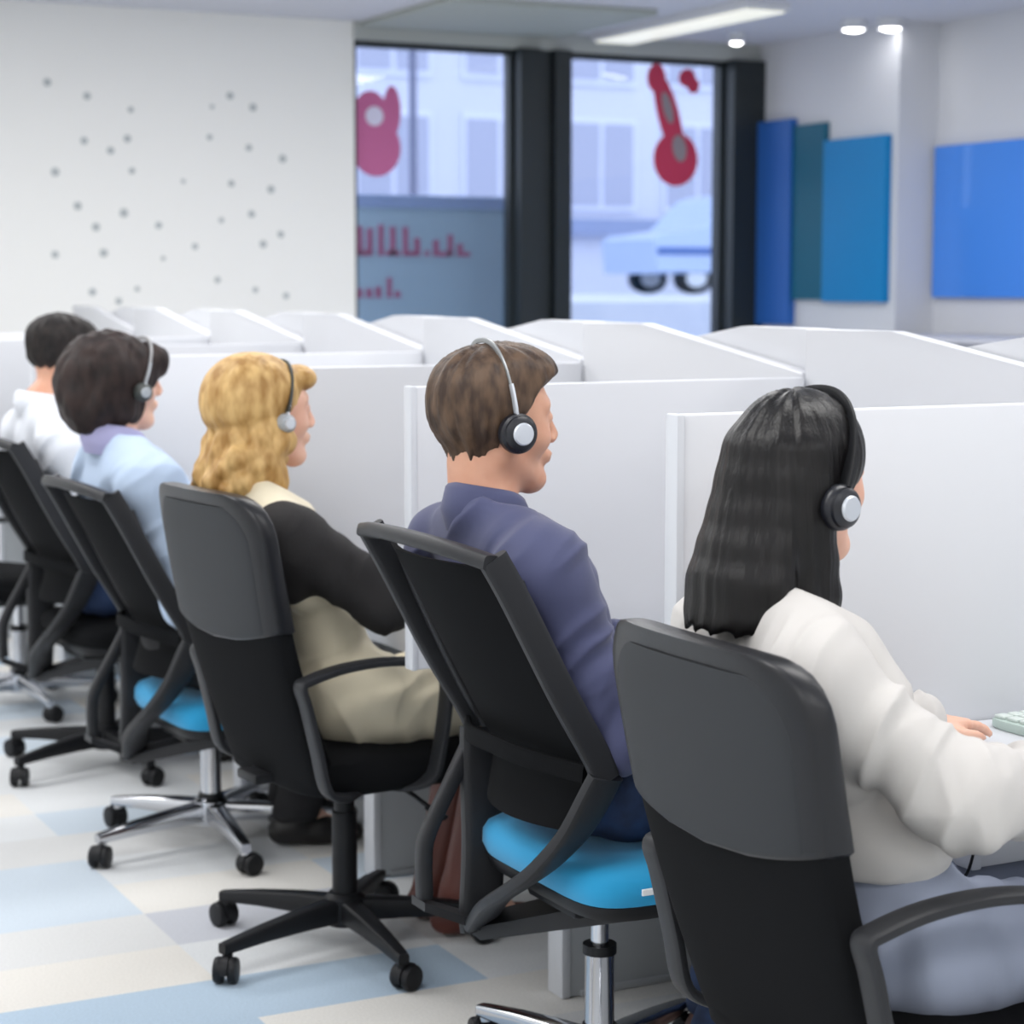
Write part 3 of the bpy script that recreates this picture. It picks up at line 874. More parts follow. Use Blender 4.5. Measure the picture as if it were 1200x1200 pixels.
def hand(F, w, d, side, curl=0.5, s=1.0, spread=0.12, down=(0, 0, -1)):
    """w wrist, d direction, side = direction of the thumb"""
    d = Vector(d).normalized(); n = Vector(down); n = (n - d * n.dot(d)).normalized()
    t = d.cross(n); t = t if t.dot(Vector(side)) > 0 else -t
    w = Vector(w)
    Q = lambda a, b, c: w + (d * a + t * b + n * c) * s
    F.rc(Q(-0.03, 0, 0), Q(0.012, 0, 0), 0.024 * s, 0.023 * s, 0.015)
    for b in (-0.026, -0.009, 0.009, 0.026):
        F.rc(Q(0.012, b * 0.6, 0), Q(0.082, b * 1.05, 0.0), 0.0165 * s, 0.0115 * s, 0.008)
    for b, L in ((0.028, 0.072), (0.0095, 0.080), (-0.0095, 0.075), (-0.028, 0.058)):
        a = 0.0
        p = Q(0.082, b, 0.0)
        for j, (f, r1, r2) in enumerate(((0.45, 0.0092, 0.0084), (0.31, 0.0084, 0.0078), (0.24, 0.0076, 0.0064))):
            a += curl * (0.35, 0.65, 0.5)[j]
            q = p + (d * math.cos(a) + n * math.sin(a) + t * (b * spread * 6)) * (L * f * s)
            F.rc(p, q, r1 * s, r2 * s, 0.003)
            p = q
    p0, p1, p2, p3 = Q(0.018, 0.018, 0.004), Q(0.048, 0.042, 0.012), Q(0.075, 0.052, 0.014), Q(0.097, 0.052, 0.018)
    F.rc(p0, p1, 0.0135 * s, 0.0112 * s, 0.008); F.rc(p1, p2, 0.0108 * s, 0.0092 * s, 0.004); F.rc(p2, p3, 0.009 * s, 0.0072 * s, 0.003)

def torso(F, J, i=0.0, fem=False, k=0.04):
    nb, pe = Vector(J['neck']), Vector(J['pelvis'])
    z = (nb - pe).normalized(); y = (Vector(J['shL']) - Vector(J['shR'])); y = (y - z * y.dot(z)).normalized(); x = y.cross(z)
    R = np.array([list(x), list(y), list(z)]).T
    R0 = np.array([[1, 0, 0], [0, 1, 0], [0, 0, 1]])
    hw = (Vector(J['shL']) - Vector(J['shR'])).length / 2
    F.ell(pe, (0.112 * J.get('dep', 1) ** 0.5 + i, (0.168 if fem else 0.160) + i, 0.108 + i), R0, k)
    F.ell(pe.lerp(nb, 0.33) + x * 0.01, (0.100 * J.get('dep', 1) + i, (0.122 if fem else 0.140) + i, 0.13 + i), R, k)
    F.ell(pe.lerp(nb, 0.66) + x * 0.012 * J.get('dep', 1), (0.108 * J.get('dep', 1) + i, hw * 0.84 + i, 0.155 + i), R, k)
    F.ell(pe.lerp(nb, 0.80) - x * 0.008, (0.085 + i, hw * 0.80 + i, 0.10 + i), R, k)
    if fem:
        for s in (-1, 1):
            F.ell(pe.lerp(nb, 0.62) + x * 0.075 * J.get('dep', 1) ** 2 + y * s * 0.065, (0.045 + i, 0.05 + i, 0.055 + i), R, 0.03)
    for a in ('shR', 'shL'):
        sh = Vector(J[a])
        F.rc(nb + z * 0.02, sh + z * 0.004, 0.046 + i, 0.050 + i, 0.035)
        F.rc(sh, sh.lerp(pe, 0.28), 0.058 + i, 0.05 + i, 0.04)

def arms(F, J, r=(0.047, 0.039, 0.037, 0.026), k=0.02, e=0.0):
    for a in 'RL':
        sh, el, wr = J['sh' + a], J['el' + a], J['wr' + a]
        F.rc(sh, el, r[0], r[1], k)
        F.rc(el, wr, r[2], r[3], k)

def legs(F, J, r=(0.088, 0.062, 0.056, 0.038), k=0.03):
    for a in 'RL':
        F.rc(J['hip' + a], J['kn' + a], r[0], r[1], k)
        F.rc(J['kn' + a], J['an' + a], r[2], r[3], k)

def shoe(name, an, toe, m, parent, shaft=None):
    an = Vector(an); d = Vector(toe); d.z = 0; d.normalize(); s = d.cross(Vector((0, 0, 1)))
    F = Field()
    g = Vector((an.x, an.y, 0))
    F.rc(g - d * 0.035 + Vector((0, 0, 0.042)), g + d * 0.07 + Vector((0, 0, 0.036)), 0.036, 0.036, 0.02)
    F.rc(g + d * 0.06 + Vector((0, 0, 0.032)), g + d * 0.150 + Vector((0, 0, 0.026)), 0.037, 0.026, 0.02)
    F.rc(g - d * 0.005 + Vector((0, 0, 0.06)), g + Vector((0, 0, 0.10)), 0.040, 0.042, 0.02)
    if shaft:
        F.rc(shaft, an, 0.060, 0.046, 0.02)
    F.cut((0, 0, 0.004), (0, 0, -1))
    return solid(name, F, 0.006, m, parent)

def person(name, label, J, skin, fem=False, h=0.005, hs=1.0):
    hd = J['head']
    F = Field()
    face(F, hd)
    nk = hd.p(-0.022, 0, -0.075)
    F.rc(nk, Vector(J['neck']) + Vector((-0.004, 0, 0.005)), 0.046 if fem else 0.051, 0.050 if fem else 0.055, 0.03)
    torso(F, J, -0.012, fem)
    arms(F, J)
    legs(F, J)
    for a, sgn in (('R', 1), ('L', -1)):
        hand(F, J['wr' + a], J.get('hd' + a, (1, 0.05 * sgn, -0.12)), (0, sgn, 0), J.get('curl' + a, 0.45), hs)
        an = Vector(J['an' + a]); F.rc(an, an + Vector((0.11, 0, -0.045)), 0.036, 0.026, 0.02)
    o = solid(name, F, h, skin, None, it=1)
    tag(o, label, 'person', 'people seated in the row')
    for s in (-1, 1):
        bm = bmesh.new()
        bmesh.ops.create_uvsphere(bm, u_segments=16, v_segments=10, radius=0.0125 * hd.s, matrix=Matrix.Translation(hd.p(0.0770, s * 0.031, 0.014)))
        for f in bm.faces:
            f.material_index = 1 if (hd.R.transposed() @ (f.calc_center_median() - hd.p(0.0770, s * 0.031, 0.014))).x > 0.0105 * hd.s else 0
        obj('eye', bm, [M_eye, M_iris], o)
    return o

def wrinkle(J, at, seed, torso_amp=0.004):
    segs = []
    for a in 'RL':
        segs.append((J['sh' + a], J['el' + a], 0.075, at, 26, 7))
        segs.append((J['el' + a], J['wr' + a], 0.065, at, 30, 8))
    segs.append((J['neck'], J['pelvis'], 0.22, torso_amp, 12, 4))
    return lambda V, N: folds(V, N, segs, seed)

def shirt(name, J, m, parent, infl=0.004, sleeve=(0.060, 0.054, 0.052, 0.040), hem=0.6, fem=False, h=0.005, amp=0.005, seed=1, neck_drop=0.0, neck_n=(0.3, 0, 1), tamp=0.004, extra=None):
    F = Field()
    torso(F, J, infl, fem)
    arms(F, J, sleeve, 0.03)
    if extra:
        extra(F)
    F.cut(Vector(J['neck']) + Vector((0, 0, 0.026 - neck_drop)), neck_n)
    F.cut((0, 0, hem), (0, 0, -1))
    return solid(name, F, h, m, parent, disp=wrinkle(J, amp, seed, tamp))

def trousers(name, J, m, parent, waist, h=0.006, r=(0.094, 0.072, 0.068, 0.056), amp=0.008, seed=3, low=0.075):
    F = Field()
    pe = Vector(J['pelvis'])
    F.ell(pe, (0.120, 0.172, 0.112), None, 0.04)
    F.ell(pe + Vector((-0.02, 0, 0.06)), (0.102 * J.get('dep', 1), 0.15, 0.10), None, 0.04)
    legs(F, J, r, 0.04)
    F.cut((0, 0, waist), (0, 0, 1)); F.cut((0, 0, low), (0, 0, -1))
    segs = []
    for a in 'RL':
        segs.append((J['hip' + a], J['kn' + a], 0.12, amp, 14, 6)); segs.append((J['kn' + a], J['an' + a], 0.09, amp, 14, 7))
    return solid(name, F, h, m, parent, disp=lambda V, N: folds(V, N, segs, seed))

def collar(name, c, m, parent, r0=0.070, r1=0.064, hgt=0.045, tilt=12, sy=0.97):
    bm = bmesh.new()
    M = Matrix.Translation(Vector(c)) @ Matrix.Rotation(math.radians(tilt), 4, 'Y')
    rings = []
    for r, z in ((r0 - 0.006, -0.030), (r0 + 0.002, -0.012), (r0 + 0.009, 0.004), (r0 + 0.006, hgt * 0.8), (r1 + 0.004, hgt), (r1, hgt), (r1 - 0.002, hgt * 0.6), (r0 - 0.012, -0.030)):
        ring = []
        for k in range(40):
            a = PI * 0.09 + (2 * PI - 0.18 * PI) * k / 39
            dip = -0.02 * max(0, math.cos(a)) ** 2
            ring.append(M @ Vector((r * math.cos(a), r * sy * math.sin(a), z + dip)))
        rings.append(ring)
    vr = [[bm.verts.new(p) for p in r] for r in rings]
    n = len(vr)
    for i in range(n):
        for j in range(39):
            bm.faces.new((vr[i][j], vr[i][j + 1], vr[(i + 1) % n][j + 1], vr[(i + 1) % n][j]))
    bm.faces.new([vr[i][0] for i in range(n)]); bm.faces.new([vr[i][39] for i in range(n)][::-1])
    return obj(name, bm, m, parent, True, 60)

def streaks(hd, amp, fz=9, fa=26, seed=0):
    """relief running down the strands"""
    def f(V, N):
        L = hd.local(V)
        a = np.arctan2(L[:, 1], L[:, 0] + 0.02)
        n = vnoise(np.stack([a * fa / 3 + L[:, 2] * 6, L[:, 2] * fz, a * 2 + seed], 1)) - 0.5
        n2 = vnoise(np.stack([a * fa + L[:, 2] * 14, L[:, 2] * fz * 1.3, a * 3 + seed], 1)) - 0.5
        return V + N * ((n + 0.6 * n2) * 2 * amp)[:, None]
    return f

def smooth01(x):
    x = np.clip(x, 0, 1)
    return x * x * (3 - 2 * x)

def short_hair(name, hd, m, parent, tcrown, tside, line, h=0.004, seed=0, amp=0.0035, extra=None):
    """hair grown out of the skull above a hairline; line(x, y) gives the hairline height"""
    F = Field(); skull(F, hd)
    if extra:
        for c, q in extra:
            hd.ell(F, c, q, 0.03)
    def post(D, ax):
        X, Y, Z = np.meshgrid(ax[0], ax[1], ax[2], indexing='ij')
        L = hd.local(np.stack([X, Y, Z], -1).reshape(-1, 3)).reshape(X.shape + (3,))
        x, y, z = L[..., 0], L[..., 1], L[..., 2]
        m_ = smooth01((z - line(x, y)) / (0.022 + 0.030 * smooth01((-0.02 - x) / 0.03)))
        t = tside + (tcrown - tside) * smooth01((z - 0.02) / 0.09) - 0.010 * smooth01((0.0 - z) / 0.07)
        return D - (t * m_ - 0.012 * (1 - m_)) * hd.s
    return solid(name, F, h, m, parent, post=post, disp=streaks(hd, amp, 16, 22, seed), keep=True)

def headset(hd, name, label, mats, rw=0.090, rh=0.136, tilt=8, cup=0.031, band=(0.010, 0.0035), drop=-0.004, xc=0.0):
    Mb, Mc, Ms = mats
    t = bpy.data.objects.new(name, None); COL.objects.link(t); t.empty_display_size = 0.1
    t.location = hd.c; t.rotation_mode = 'QUATERNION'; t.rotation_quaternion = hd.R.to_quaternion()
    tag(t, label, 'headset', 'headsets worn by the people')
    s = hd.s
    def q(x, y, z):
        return Vector((x, y, z)) * s
    def arc(a):
        yy = -rw * math.copysign(abs(math.cos(a)) ** 0.85, math.cos(a)); zz = rh * math.sin(a) ** 0.9 if a < PI else 0
        return (xc + math.tan(math.radians(tilt)) * zz, yy, zz + drop)
    pts = [q(*arc(a)) for a in [0.12 + (PI - 0.24) * i / 22 for i in range(23)]]
    bm = bmesh.new(); add_sweep(bm, pts, superell(band[0] * s, band[1] * s, 4, 14), up=(0, 0, 1) if False else tuple((hd.R.transposed() @ Vector((0, 0, 0)))[:]) if False else (1, 0, 0.0), smooth=2)
    obj('headband', bm, Mb, t)
    for sd in (-1, 1):
        M = Matrix.Translation(q(xc, sd * (rw + 0.004), drop - 0.006)) @ Matrix.Rotation(-sd * PI / 2, 4, 'X') @ Matrix.Rotation(math.radians(0), 4, 'Y')
        bm = bmesh.new(); c = cup * s
        add_lathe(bm, [(0, -0.014), (c * 0.8, -0.014), (c * 0.97, -0.010), (c, -0.003), (c * 0.97, 0.003), (c * 0.86, 0.006), (c * 0.84, 0.011), (c * 0.62, 0.016), (0, 0.016)], 32, M)
        ec = obj('ear_cup', bm, Mc, t)
        bm = bmesh.new(); add_lathe(bm, [(0, 0.015), (c * 0.52, 0.015), (c * 0.55, 0.018), (c * 0.48, 0.021), (c * 0.2, 0.0215), (0, 0.0215)], 28, M); obj('cup_disc', bm, Ms, ec)
        bm = bmesh.new()
        sl = [arc(u) for u in (0.10, 0.22, 0.36, 0.50)]
        add_sweep(bm, [q(xc, sd * (rw + 0.016), drop - 0.004)] + [q(x, sd * (abs(y) + 0.0035), z) for x, y, z in sl], superell(0.0062, 0.0028, 3, 12), up=(1, 0, 0), smooth=4)
        obj('slider_arm', bm, Ms, t)
    return t

def sit(J, py, hipw=0.085, knee=(0.42, 0.10, 0.53), ankle=(0.38, 0.10, 0.085), hipz=0.0):
    pe = J['pelvis']
    for a, s in (('R', -1), ('L', 1)):
        J['hip' + a] = (pe[0] + 0.01, pe[1] + s * hipw, pe[2] - 0.01 + hipz)
        J.setdefault('kn' + a, (pe[0] + knee[0], pe[1] + s * knee[1], knee[2]))
        J.setdefault('an' + a, (pe[0] + ankle[0], pe[1] + s * ankle[1], ankle[2]))
    return J

M_blouse = mat('white_blouse', rgb(200, 197, 194), 0.8, spec=0.2)
M_slacks = mat('grey_blue_slacks', rgb(150, 158, 178), 0.8)
M_navy = mat('navy_shirt', rgb(70, 74, 108), 0.78, sheen=0.15, bump=((600, 600, 600), 0.1, 0.001))
M_jeans = mat('dark_jeans', rgb(30, 44, 72), 0.85, var=((30, 30, 30), rgb(38, 58, 94)))
M_dress = mat('cream_dress', rgb(226, 216, 190), 0.75, sheen=0.2)
M_lace = mat('black_lace', rgb(30, 28, 29), 0.85, bump=((380, 380, 380), 0.5, 0.002))
M_lblue = mat('light_blue_shirt', rgb(182, 200, 224), 0.8)
M_lilac = mat('lilac_collar', rgb(168, 166, 204), 0.8)
M_wshirt = mat('white_shirt', rgb(228, 232, 240), 0.8)
M_black_tr = mat('black_trousers', rgb(22, 22, 26), 0.85)
M_shoe = mat('black_shoe', rgb(24, 22, 22), 0.4)
M_bshoe = mat('brown_shoe', rgb(112, 84, 76), 0.5)
M_boot = mat('reddish_brown_boot', rgb(96, 46, 36), 0.5)
def hair_mat(name, c1, c2, rough, sc=(60, 60, 9), bs=0.35):
    return mat(name, c1, rough, spec=0.3, var=(sc, c2, 2.0), bump=((sc[0] * 5, sc[1] * 5, sc[2]), bs, 0.002))
M_hair1 = hair_mat('black_hair', rgb(9, 8, 9), rgb(17, 15, 16), 0.36)
M_hair2 = hair_mat('brown_hair', rgb(58, 44, 36), rgb(96, 76, 60), 0.5, (50, 50, 22))
M_hair3 = hair_mat('blonde_hair', rgb(160, 120, 66), rgb(210, 174, 116), 0.5, (34, 34, 16))
M_hair4 = hair_mat('dark_brown_hair', rgb(30, 22, 21), rgb(48, 35, 32), 0.6, (45, 45, 25))
M_hair5 = hair_mat('near_black_hair', rgb(22, 19, 19), rgb(40, 34, 32), 0.6, (60, 60, 40))

# ---- person in the white blouse (nearest)
H1 = Head((1.600, 2.298, 1.155), 11, 3, 0.97)
J1 = sit(dict(dep=0.9, head=H1, neck=(1.556, 2.282, 0.990), shR=(1.508, 2.125, 0.915), shL=(1.575, 2.435, 0.926), elR=(1.650, 2.005, 0.778), elL=(1.735, 2.475, 0.790),
              wrR=(1.895, 2.085, 0.766), wrL=(1.915, 2.425, 0.766), pelvis=(1.680, 2.225, 0.558), hdR=(1, 0.12, -0.10), hdL=(1, 0.28, -0.10), curlR=0.4, curlL=0.32), 2.22, knee=(0.40, 0.095, 0.502), hipz=-0.012)
p1 = person('person', 'person with long straight black hair in a white blouse, nearest to the camera', J1, M_skin1, True, 0.0045, 0.92)
def ex1(F):
    for a in 'R':
        e = Vector(J1['el' + a]); w = Vector(J1['wr' + a]); F.rc(e + Vector((0.02, 0, -0.006)), e.lerp(w, 0.6) + Vector((0, 0, -0.014)), 0.050, 0.046, 0.03)
    pe = Vector(J1['pelvis']); F.ell(pe + Vector((-0.030, 0, 0.14)), (0.112, 0.160, 0.072), None, 0.04)
shirt('blouse', J1, M_blouse, p1, 0.006, (0.058, 0.054, 0.052, 0.043), 0.655, True, 0.0045, 0.009, 11, 0.012, (0.45, 0, 1), 0.010, ex1)
trousers('slacks', J1, M_slacks, p1, 0.69)
for a in 'RL':
    shoe('shoe', J1['an' + a], (1, 0, 0), M_shoe, p1)
F = Field()
H1.ell(F, (-0.006, 0, 0.036), (0.104, 0.086, 0.092), 0.02)
H1.ell(F, (-0.030, 0, -0.005), (0.078, 0.082, 0.075), 0.02)
ANG = (112, 122, 134, 146, 158, 169, 180, 191, 202, 214, 226, 238, 248)
for i, a in enumerate(ANG):
    t = math.radians(a); c, s = math.cos(t), math.sin(t)
    jz = 0.012 * ((i * 7) % 5) / 5
    side = smooth01(np.array((abs(a - 180) - 42) / 26.0)).item()
    top = (-0.008 + 0.078 * c, 0.060 * s, 0.040)
    tip = (-0.066 + 0.084 * c + 0.100 * side, (0.110 - 0.030 * side) * s, -0.178 - jz - 0.014 * side)
    for j in range(5):
        u, v = [(lerp(top, tip, (q / 5) ** 1.5)[0], lerp(top, tip, (q / 5) ** 1.35)[1], lerp(top, tip, q / 5)[2]) for q in (j, j + 1)]
        H1.rc(F, u, v, (0.024, 0.024, 0.023, 0.022, 0.019)[j], (0.024, 0.023, 0.022, 0.019, 0.010)[j], 0.022)
for i in range(22):
    t = math.radians(116 + 128 * i / 21); c, s = math.cos(t), math.sin(t)
    u = (-0.060 + 0.078 * c, 0.088 * s, -0.150); L_ = 0.028 + 0.016 * ((i * 5) % 7) / 7
    H1.rc(F, u, (-0.072 + 0.090 * c, 0.098 * s, -0.168 - L_), 0.012, 0.004, 0.008)
H1.ell(F, (-0.055, 0, -0.07), (0.055, 0.066, 0.09), 0.03)
H1.ell(F, (0.112, 0.0, -0.052), (0.088, 0.100, 0.108), 0.012, 's')
solid('hair', F, 0.004, M_hair1, p1, it=10, disp=streaks(H1, 0.0022, 1.4, 20, 2), keep=True)
HS_BLACK = (M_blk, mat('ear_cushion', rgb(22, 24, 32), 0.35), M_silver)
headset(H1, 'headset', 'black headset with a silver disc on the ear cup over long black hair', HS_BLACK, 0.094, 0.145, 20, 0.032, (0.012, 0.0035), -0.024, -0.018)

# ---- person in the navy shirt
H2 = Head((1.533, 3.078, 1.186), 0, 2, 0.99)
J2 = sit(dict(head=H2, neck=(1.510, 3.068, 1.032), shR=(1.525, 2.885, 0.958), shL=(1.525, 3.250, 0.958), elR=(1.640, 2.860, 0.700), elL=(1.660, 3.285, 0.710),
              wrR=(1.890, 2.90, 0.768), wrL=(1.895, 3.24, 0.768), pelvis=(1.722, 3.062, 0.592), anR=(1.93, 2.99, 0.085), anL=(2.04, 3.16, 0.085)), 3.06, knee=(0.40, 0.095, 0.545))
p2 = person('person', 'person with short brown hair in a dark blue collared shirt, seated on the turquoise cushion', J2, M_skin2, False, 0.0045)
shirt('shirt', J2, M_navy, p2, 0.004, (0.063, 0.055, 0.053, 0.042), 0.585, False, 0.0045, 0.010, 21, 0.0, (0.25, 0, 1), 0.009)
collar('collar', (1.506, 3.068, 1.032), M_navy, p2, 0.066, 0.061, 0.052, 10)
trousers('jeans', J2, M_jeans, p2, 0.645)
for a in 'RL':
    shoe('shoe', J2['an' + a], (1, 0, 0), M_bshoe, p2)
def line2(x, y):
    ln = np.interp(x, [-0.12, -0.085, -0.05, -0.022, -0.012, 0.012, 0.022, 0.045, 0.07, 0.10], [-0.112, -0.112, -0.104, -0.052, 0.0, 0.004, 0.012, 0.05, 0.066, 0.072])
    return ln
short_hair('hair', H2, M_hair2, p2, 0.019, 0.011, line2, 0.004, 4, 0.0030, [((0.034, 0, 0.082), (0.046, 0.058, 0.030))])
headset(H2, 'headset', 'thin silver banded headset with a round black ear cup over short brown hair', (mat('grey_metal_band', rgb(150, 153, 155), 0.35, 0.4), mat('ear_cushion', rgb(22, 24, 32), 0.35), M_silver), 0.093, 0.144, -9, 0.034, (0.0045, 0.0022), -0.004, -0.006)

# ---- blonde person
H3 = Head((1.505, 4.098, 1.148), 4, 2, 0.95)
J3 = sit(dict(dep=0.78, head=H3, neck=(1.470, 4.080, 0.996), shR=(1.475, 3.905, 0.905), shL=(1.460, 4.235, 0.91), elR=(1.668, 3.838, 0.775), elL=(1.66, 4.300, 0.780),
              wrR=(1.895, 3.93, 0.764), wrL=(1.895, 4.21, 0.764), pelvis=(1.640, 4.045, 0.562), anR=(1.90, 3.99, 0.085), anL=(1.90, 4.12, 0.085)), 4.05, knee=(0.36, 0.075, 0.500), hipz=-0.010)
p3 = person('person', 'blonde person in a cream dress with black sleeves, facing the desk divider', J3, M_skin1, True, 0.005, 0.92)
# dress: bodice and skirt over the thighs
F = Field(); torso(F, J3, 0.004, True)
for a in 'RL':
    F.rc(J3['hip' + a], lerp(J3['hip' + a], J3['kn' + a], 0.92), 0.090, 0.072, 0.05)
F.ell(lerp(J3['hipR'], J3['knL'], 0.5), (0.17, 0.10, 0.062), None, 0.05)
F.cut(Vector(J3['neck']) + Vector((0, 0, 0.022)), (0.5, 0, 1))
sg = [(J3['neck'], J3['pelvis'], 0.22, 0.008, 10, 4), (J3['hipR'], J3['knR'], 0.16, 0.009, 16, 6), (J3['hipL'], J3['knL'], 0.16, 0.009, 16, 6)]
solid('dress', F, 0.005, M_dress, p3, disp=lambda V, N: folds(V, N, sg, 5), keep=True)
F = Field()
for a, s in (('R', -1), ('L', 1)):
    sh = Vector(J3['sh' + a]); F.rc(Vector(J3['neck']) + Vector((-0.005, s * 0.085, -0.062)), sh + Vector((0, 0, 0.0)), 0.046, 0.062, 0.03); F.rc(sh, sh + Vector((0.01, -s * 0.02, -0.08)), 0.068, 0.055, 0.03)
arms(F, J3, (0.064, 0.057, 0.054, 0.038), 0.03)
sw = wrinkle(J3, 0.008, 31, 0.0)
for nm, sd in (('sleeve', -1), ('sleeve', 1)):
    F2 = Field(); F2.pr = list(F.pr); F2.cut((1.46, 4.07 + sd * 0.07, 1.0), (0.0, -sd, 0.0)); F2.cut((1.46, 4.07, 1.022), (0.3, 0, 1))
    so = solid(nm, F2, 0.005, M_lace, p3, disp=sw, keep=True); so['label'] = 'black lace sleeve'
for a in 'RL':
    shoe('boot', J3['an' + a], (1, 0, 0), M_boot, p3, lerp(J3['kn' + a], J3['an' + a], 0.25))
F = Field()
H3.ell(F, (-0.036, 0, 0.046), (0.112, 0.098, 0.090), 0.02)
H3.ell(F, (-0.065, 0, 0.012), (0.082, 0.094, 0.07), 0.03)
H3.ell(F, (0.072, 0, 0.080), (0.036, 0.066, 0.030), 0.014)
random.seed(3)
for i, d in enumerate((86, 104, 122, 140, 158, 176, 194, 212, 230, 248, 266, 282)):
    t = math.radians(d); c, s = math.cos(t), math.sin(t)
    z = -0.03; r = 0.030
    p = (-0.020 + 0.070 * c, 0.070 * s, z)
    for j in range(6):
        wob = 0.014 * math.sin(j * 1.9 + i * 2.1)
        q = (-0.028 + (0.072 + 0.004 * j) * c + wob * s - 0.005 * j, (0.074 + 0.004 * j) * s + wob * c, z - 0.022 * (j + 1) - (0.008 if i % 3 == 0 else 0))
        H3.rc(F, p, q, r, 0.030 - 0.0022 * j, 0.009)
        p = q
H3.ell(F, (-0.03, 0, -0.07), (0.075, 0.078, 0.08), 0.02)
H3.ell(F, (0.105, 0.0, -0.040), (0.078, 0.072, 0.095), 0.012, 's')
def d3(V, N):
    L = H3.local(V); n = vnoise(L * np.array([34, 34, 20])) - 0.5
    low = np.clip((0.0 - L[:, 2]) / 0.05, 0, 1)
    a = np.arctan2(L[:, 1], L[:, 0]); st = vnoise(np.stack([a * 12 + L[:, 2] * 20, L[:, 2] * 12, a], 1)) - 0.5
    return V + N * (n * (0.0015 + 0.019 * low) + st * (0.0025 + 0.005 * low))[:, None]
solid('hair', F, 0.004, M_hair3, p3, disp=d3, keep=True)
headset(H3, 'headset', 'dark headset with a pale ear cup over blonde hair', (mat('grey_band', rgb(58, 62, 60), 0.5), mat('pale_cushion', rgb(170, 176, 182), 0.5), M_silver), 0.091, 0.122, 14, 0.022, (0.010, 0.0035), -0.010, 0.004)

# ---- person in the light blue shirt
H4 = Head((1.452, 4.998, 1.176), 6, 3, 0.98)
J4 = sit(dict(head=H4, neck=(1.432, 4.975, 1.030), shR=(1.465, 4.800, 0.935), shL=(1.45, 5.155, 0.94), elR=(1.555, 4.775, 0.655), elL=(1.58, 5.19, 0.67),
              wrR=(1.86, 4.82, 0.764), wrL=(1.87, 5.13, 0.766), pelvis=(1.620, 4.955, 0.528), knR=(2.0, 4.86, 0.50), knL=(2.02, 5.06, 0.50), anR=(1.84, 4.84, 0.085), anL=(1.90, 5.02, 0.085)), 4.95)
p4 = person('person', 'person with bushy dark brown hair in a light blue shirt, fourth in the row', J4, M_skin1, False, 0.006)
shirt('shirt', J4, M_lblue, p4, 0.006, (0.066, 0.057, 0.055, 0.042), 0.53, False, 0.006, 0.011, 41, 0.0, (0.25, 0, 1), 0.012)
collar('collar', (1.428, 4.975, 1.030), M_lilac, p4, 0.074, 0.068, 0.046, 8)['label'] = 'lilac shirt collar'
trousers('trousers', J4, M_black_tr, p4, 0.585, 0.007)
for a in 'RL':
    shoe('shoe', J4['an' + a], (1, -0.2, 0), M_shoe, p4)
F = Field()
H4.ell(F, (-0.028, 0, 0.030), (0.128, 0.112, 0.100), 0.03)
H4.ell(F, (-0.055, 0, -0.045), (0.108, 0.104, 0.095), 0.03)
H4.ell(F, (0.070, 0, 0.060), (0.050, 0.076, 0.050), 0.012)
H4.ell(F, (0.122, 0.0, -0.050), (0.070, 0.075, 0.095), 0.012, 's')
def d4(V, N):
    L = H4.local(V); n = vnoise(L * np.array([20, 20, 11])) - 0.5; n2 = vnoise(L * np.array([60, 60, 24]) + 3) - 0.5
    return V + N * (n * 0.024 + n2 * 0.009)[:, None]
solid('hair', F, 0.005, M_hair4, p4, disp=d4, keep=True)
headset(H4, 'headset', 'thin grey banded headset over bushy dark brown hair', (mat('pale_band', rgb(150, 150, 152), 0.4), mat('grey_band', rgb(58, 62, 60), 0.5), mat('pale_cushion', rgb(170, 176, 182), 0.5)), 0.104, 0.128, 18, 0.024, (0.006, 0.003), -0.012, 0.020)

# ---- person in the white shirt (farthest)
H5 = Head((1.572, 5.955, 1.198), 8, 3, 0.96)
J5 = sit(dict(head=H5, neck=(1.500, 5.935, 1.066), shR=(1.505, 5.755, 0.975), shL=(1.495, 6.11, 0.98), elR=(1.62, 5.73, 0.70), elL=(1.62, 6.15, 0.71),
              wrR=(1.88, 5.78, 0.766), wrL=(1.88, 6.08, 0.766), pelvis=(1.640, 5.925, 0.575)), 5.92, knee=(0.40, 0.10, 0.535), ankle=(0.34, 0.1, 0.085))
p5 = person('person', 'person with short dark hair in a white shirt and blue jeans, last in the row', J5, M_skin2, False, 0.006)
shirt('shirt', J5, M_wshirt, p5, 0.006, (0.066, 0.057, 0.055, 0.042), 0.575, False, 0.006, 0.009, 51, 0.0, (0.25, 0, 1), 0.009)
collar('collar', (1.495, 5.935, 1.066), M_wshirt, p5, 0.074, 0.069, 0.042, 8)
trousers('jeans', J5, mat('blue_jeans', rgb(46, 66, 104), 0.85), p5, 0.625, 0.007)
for a in 'RL':
    shoe('shoe', J5['an' + a], (1, 0, 0), M_shoe, p5)
def line5(x, y):
    return np.interp(x, [-0.12, -0.085, -0.05, -0.022, -0.012, 0.012, 0.022, 0.045, 0.07, 0.10], [-0.045, -0.05, -0.045, -0.03, 0.0, 0.004, 0.012, 0.04, 0.056, 0.062])
short_hair('hair', H5, M_hair5, p5, 0.030, 0.010, line5, 0.005, 9, 0.004)

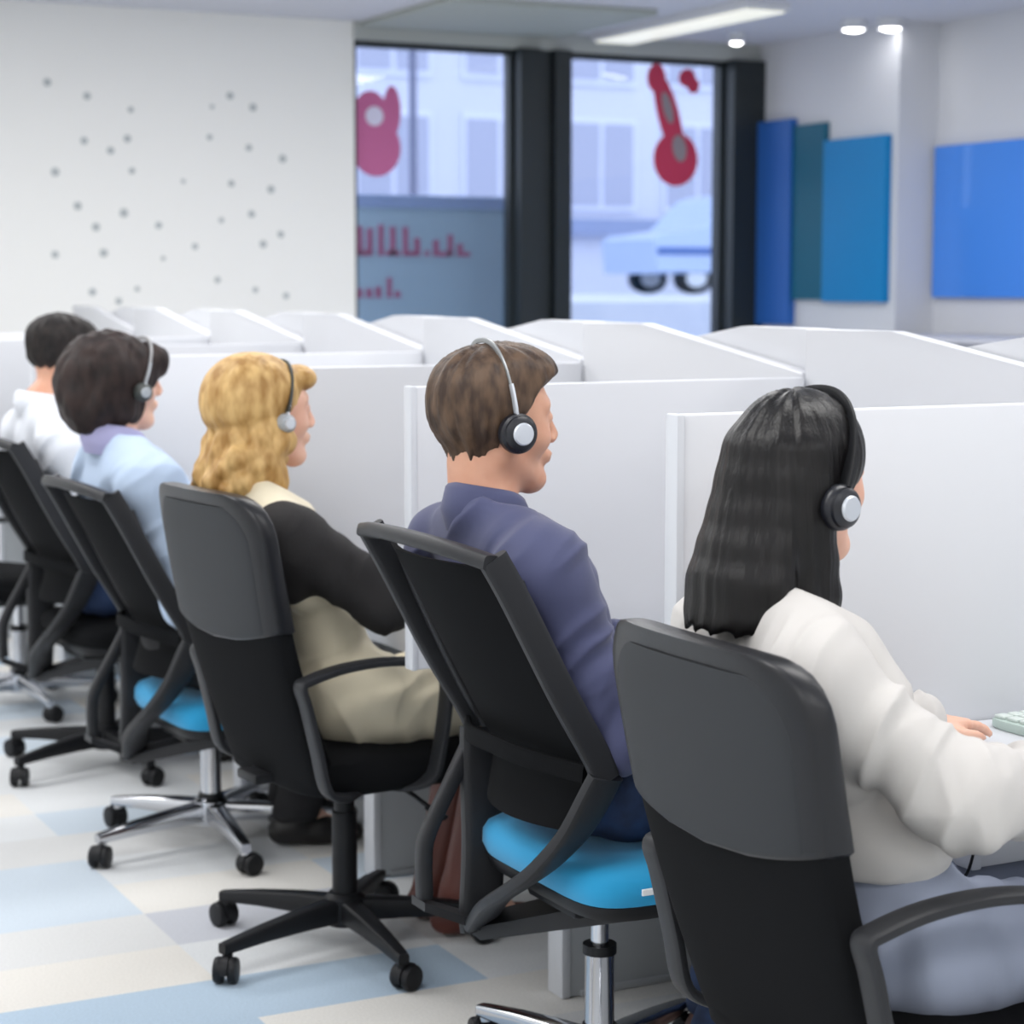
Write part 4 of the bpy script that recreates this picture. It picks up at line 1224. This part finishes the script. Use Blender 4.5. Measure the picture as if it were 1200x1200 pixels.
# ------------------------------------------------------------------ things on the nearest desk
t = empty('keyboard', (2.215, 2.345, 0.72), 0.06)
bm = bmesh.new(); add_loft(bm, [[(x * k, y * k, z) for x, y in superell(0.075, 0.20, 8, 40)] for z, k in ((0.0005, 0.98), (0.003, 1.0), (0.012, 1.0), (0.015, 0.985))]); obj('keyboard_body', bm, mat('keyboard_green', rgb(176, 192, 186), 0.5), t)
bm = bmesh.new()
for i in range(5):
    for j in range(14):
        add_box(bm, [-0.052 + i * 0.026, -0.178 + j * 0.0274, 0.0175], [0.021, 0.0225, 0.006], 0.0015, seg=1)
obj('keys', bm, mat('key_grey', rgb(198, 208, 204), 0.5), t)
tag(t, 'pale grey-green keyboard beside the hand of the person in white', 'keyboard')
bm = bmesh.new()
add_sweep(bm, [(2.10, 2.20, 0.7225), (2.02, 2.26, 0.7225), (1.94, 2.245, 0.7225), (1.885, 2.225, 0.7225), (1.852, 2.215, 0.715), (1.845, 2.21, 0.66), (1.842, 2.225, 0.60), (1.838, 2.26, 0.575), (1.835, 2.30, 0.60), (1.84, 2.33, 0.64)], superell(0.0022, 0.0022, 2, 8), smooth=6)
tag(obj('cable', bm, M_blk), 'thin dark cable lying on the nearest desk and looping over its edge', 'cable')

# ------------------------------------------------------------------ light, world, camera
w = bpy.data.worlds.new('overcast_sky'); SC.world = w; w.use_nodes = True
bg = w.node_tree.nodes['Background']; bg.inputs['Color'].default_value = (0.90, 0.93, 1.0, 1); bg.inputs['Strength'].default_value = 2.8
def area(name, loc, sx, sy, power, col=(1, 0.985, 0.96)):
    l = bpy.data.lights.new(name, 'AREA'); l.shape = 'RECTANGLE'; l.size = sx; l.size_y = sy; l.energy = power; l.color = col
    o = bpy.data.objects.new(name, l); COL.objects.link(o); o.location = loc
    return o
for i, x in enumerate((-1.2, 0.6, 2.6, 4.8)):
    for j, y in enumerate((-0.4, 2.2, 4.8, 7.4)):
        area('ceiling_panel_lamp', (x, y, H - 0.012), 1.2, 0.6, (23, 23, 25.5, 36)[j])
cam = bpy.data.cameras.new('camera'); co = bpy.data.objects.new('camera', cam); COL.objects.link(co)
co.location = (0, 0, 1.414)
co.rotation_euler = (math.radians(90 - 6.224), 0, math.radians(-26.926))
cam.sensor_width = 36.0; cam.lens = 36.0 * 2427.6 / 1200
cam.clip_start = 0.05; cam.clip_end = 200
cam.dof.use_dof = True; cam.dof.focus_distance = 3.1; cam.dof.aperture_fstop = 5.0
SC.camera = co
SC.view_settings.view_transform = 'Standard'; SC.view_settings.look = 'None'; SC.view_settings.gamma = 1.0; SC.view_settings.exposure = 0.0
SC.view_settings.use_curve_mapping = False
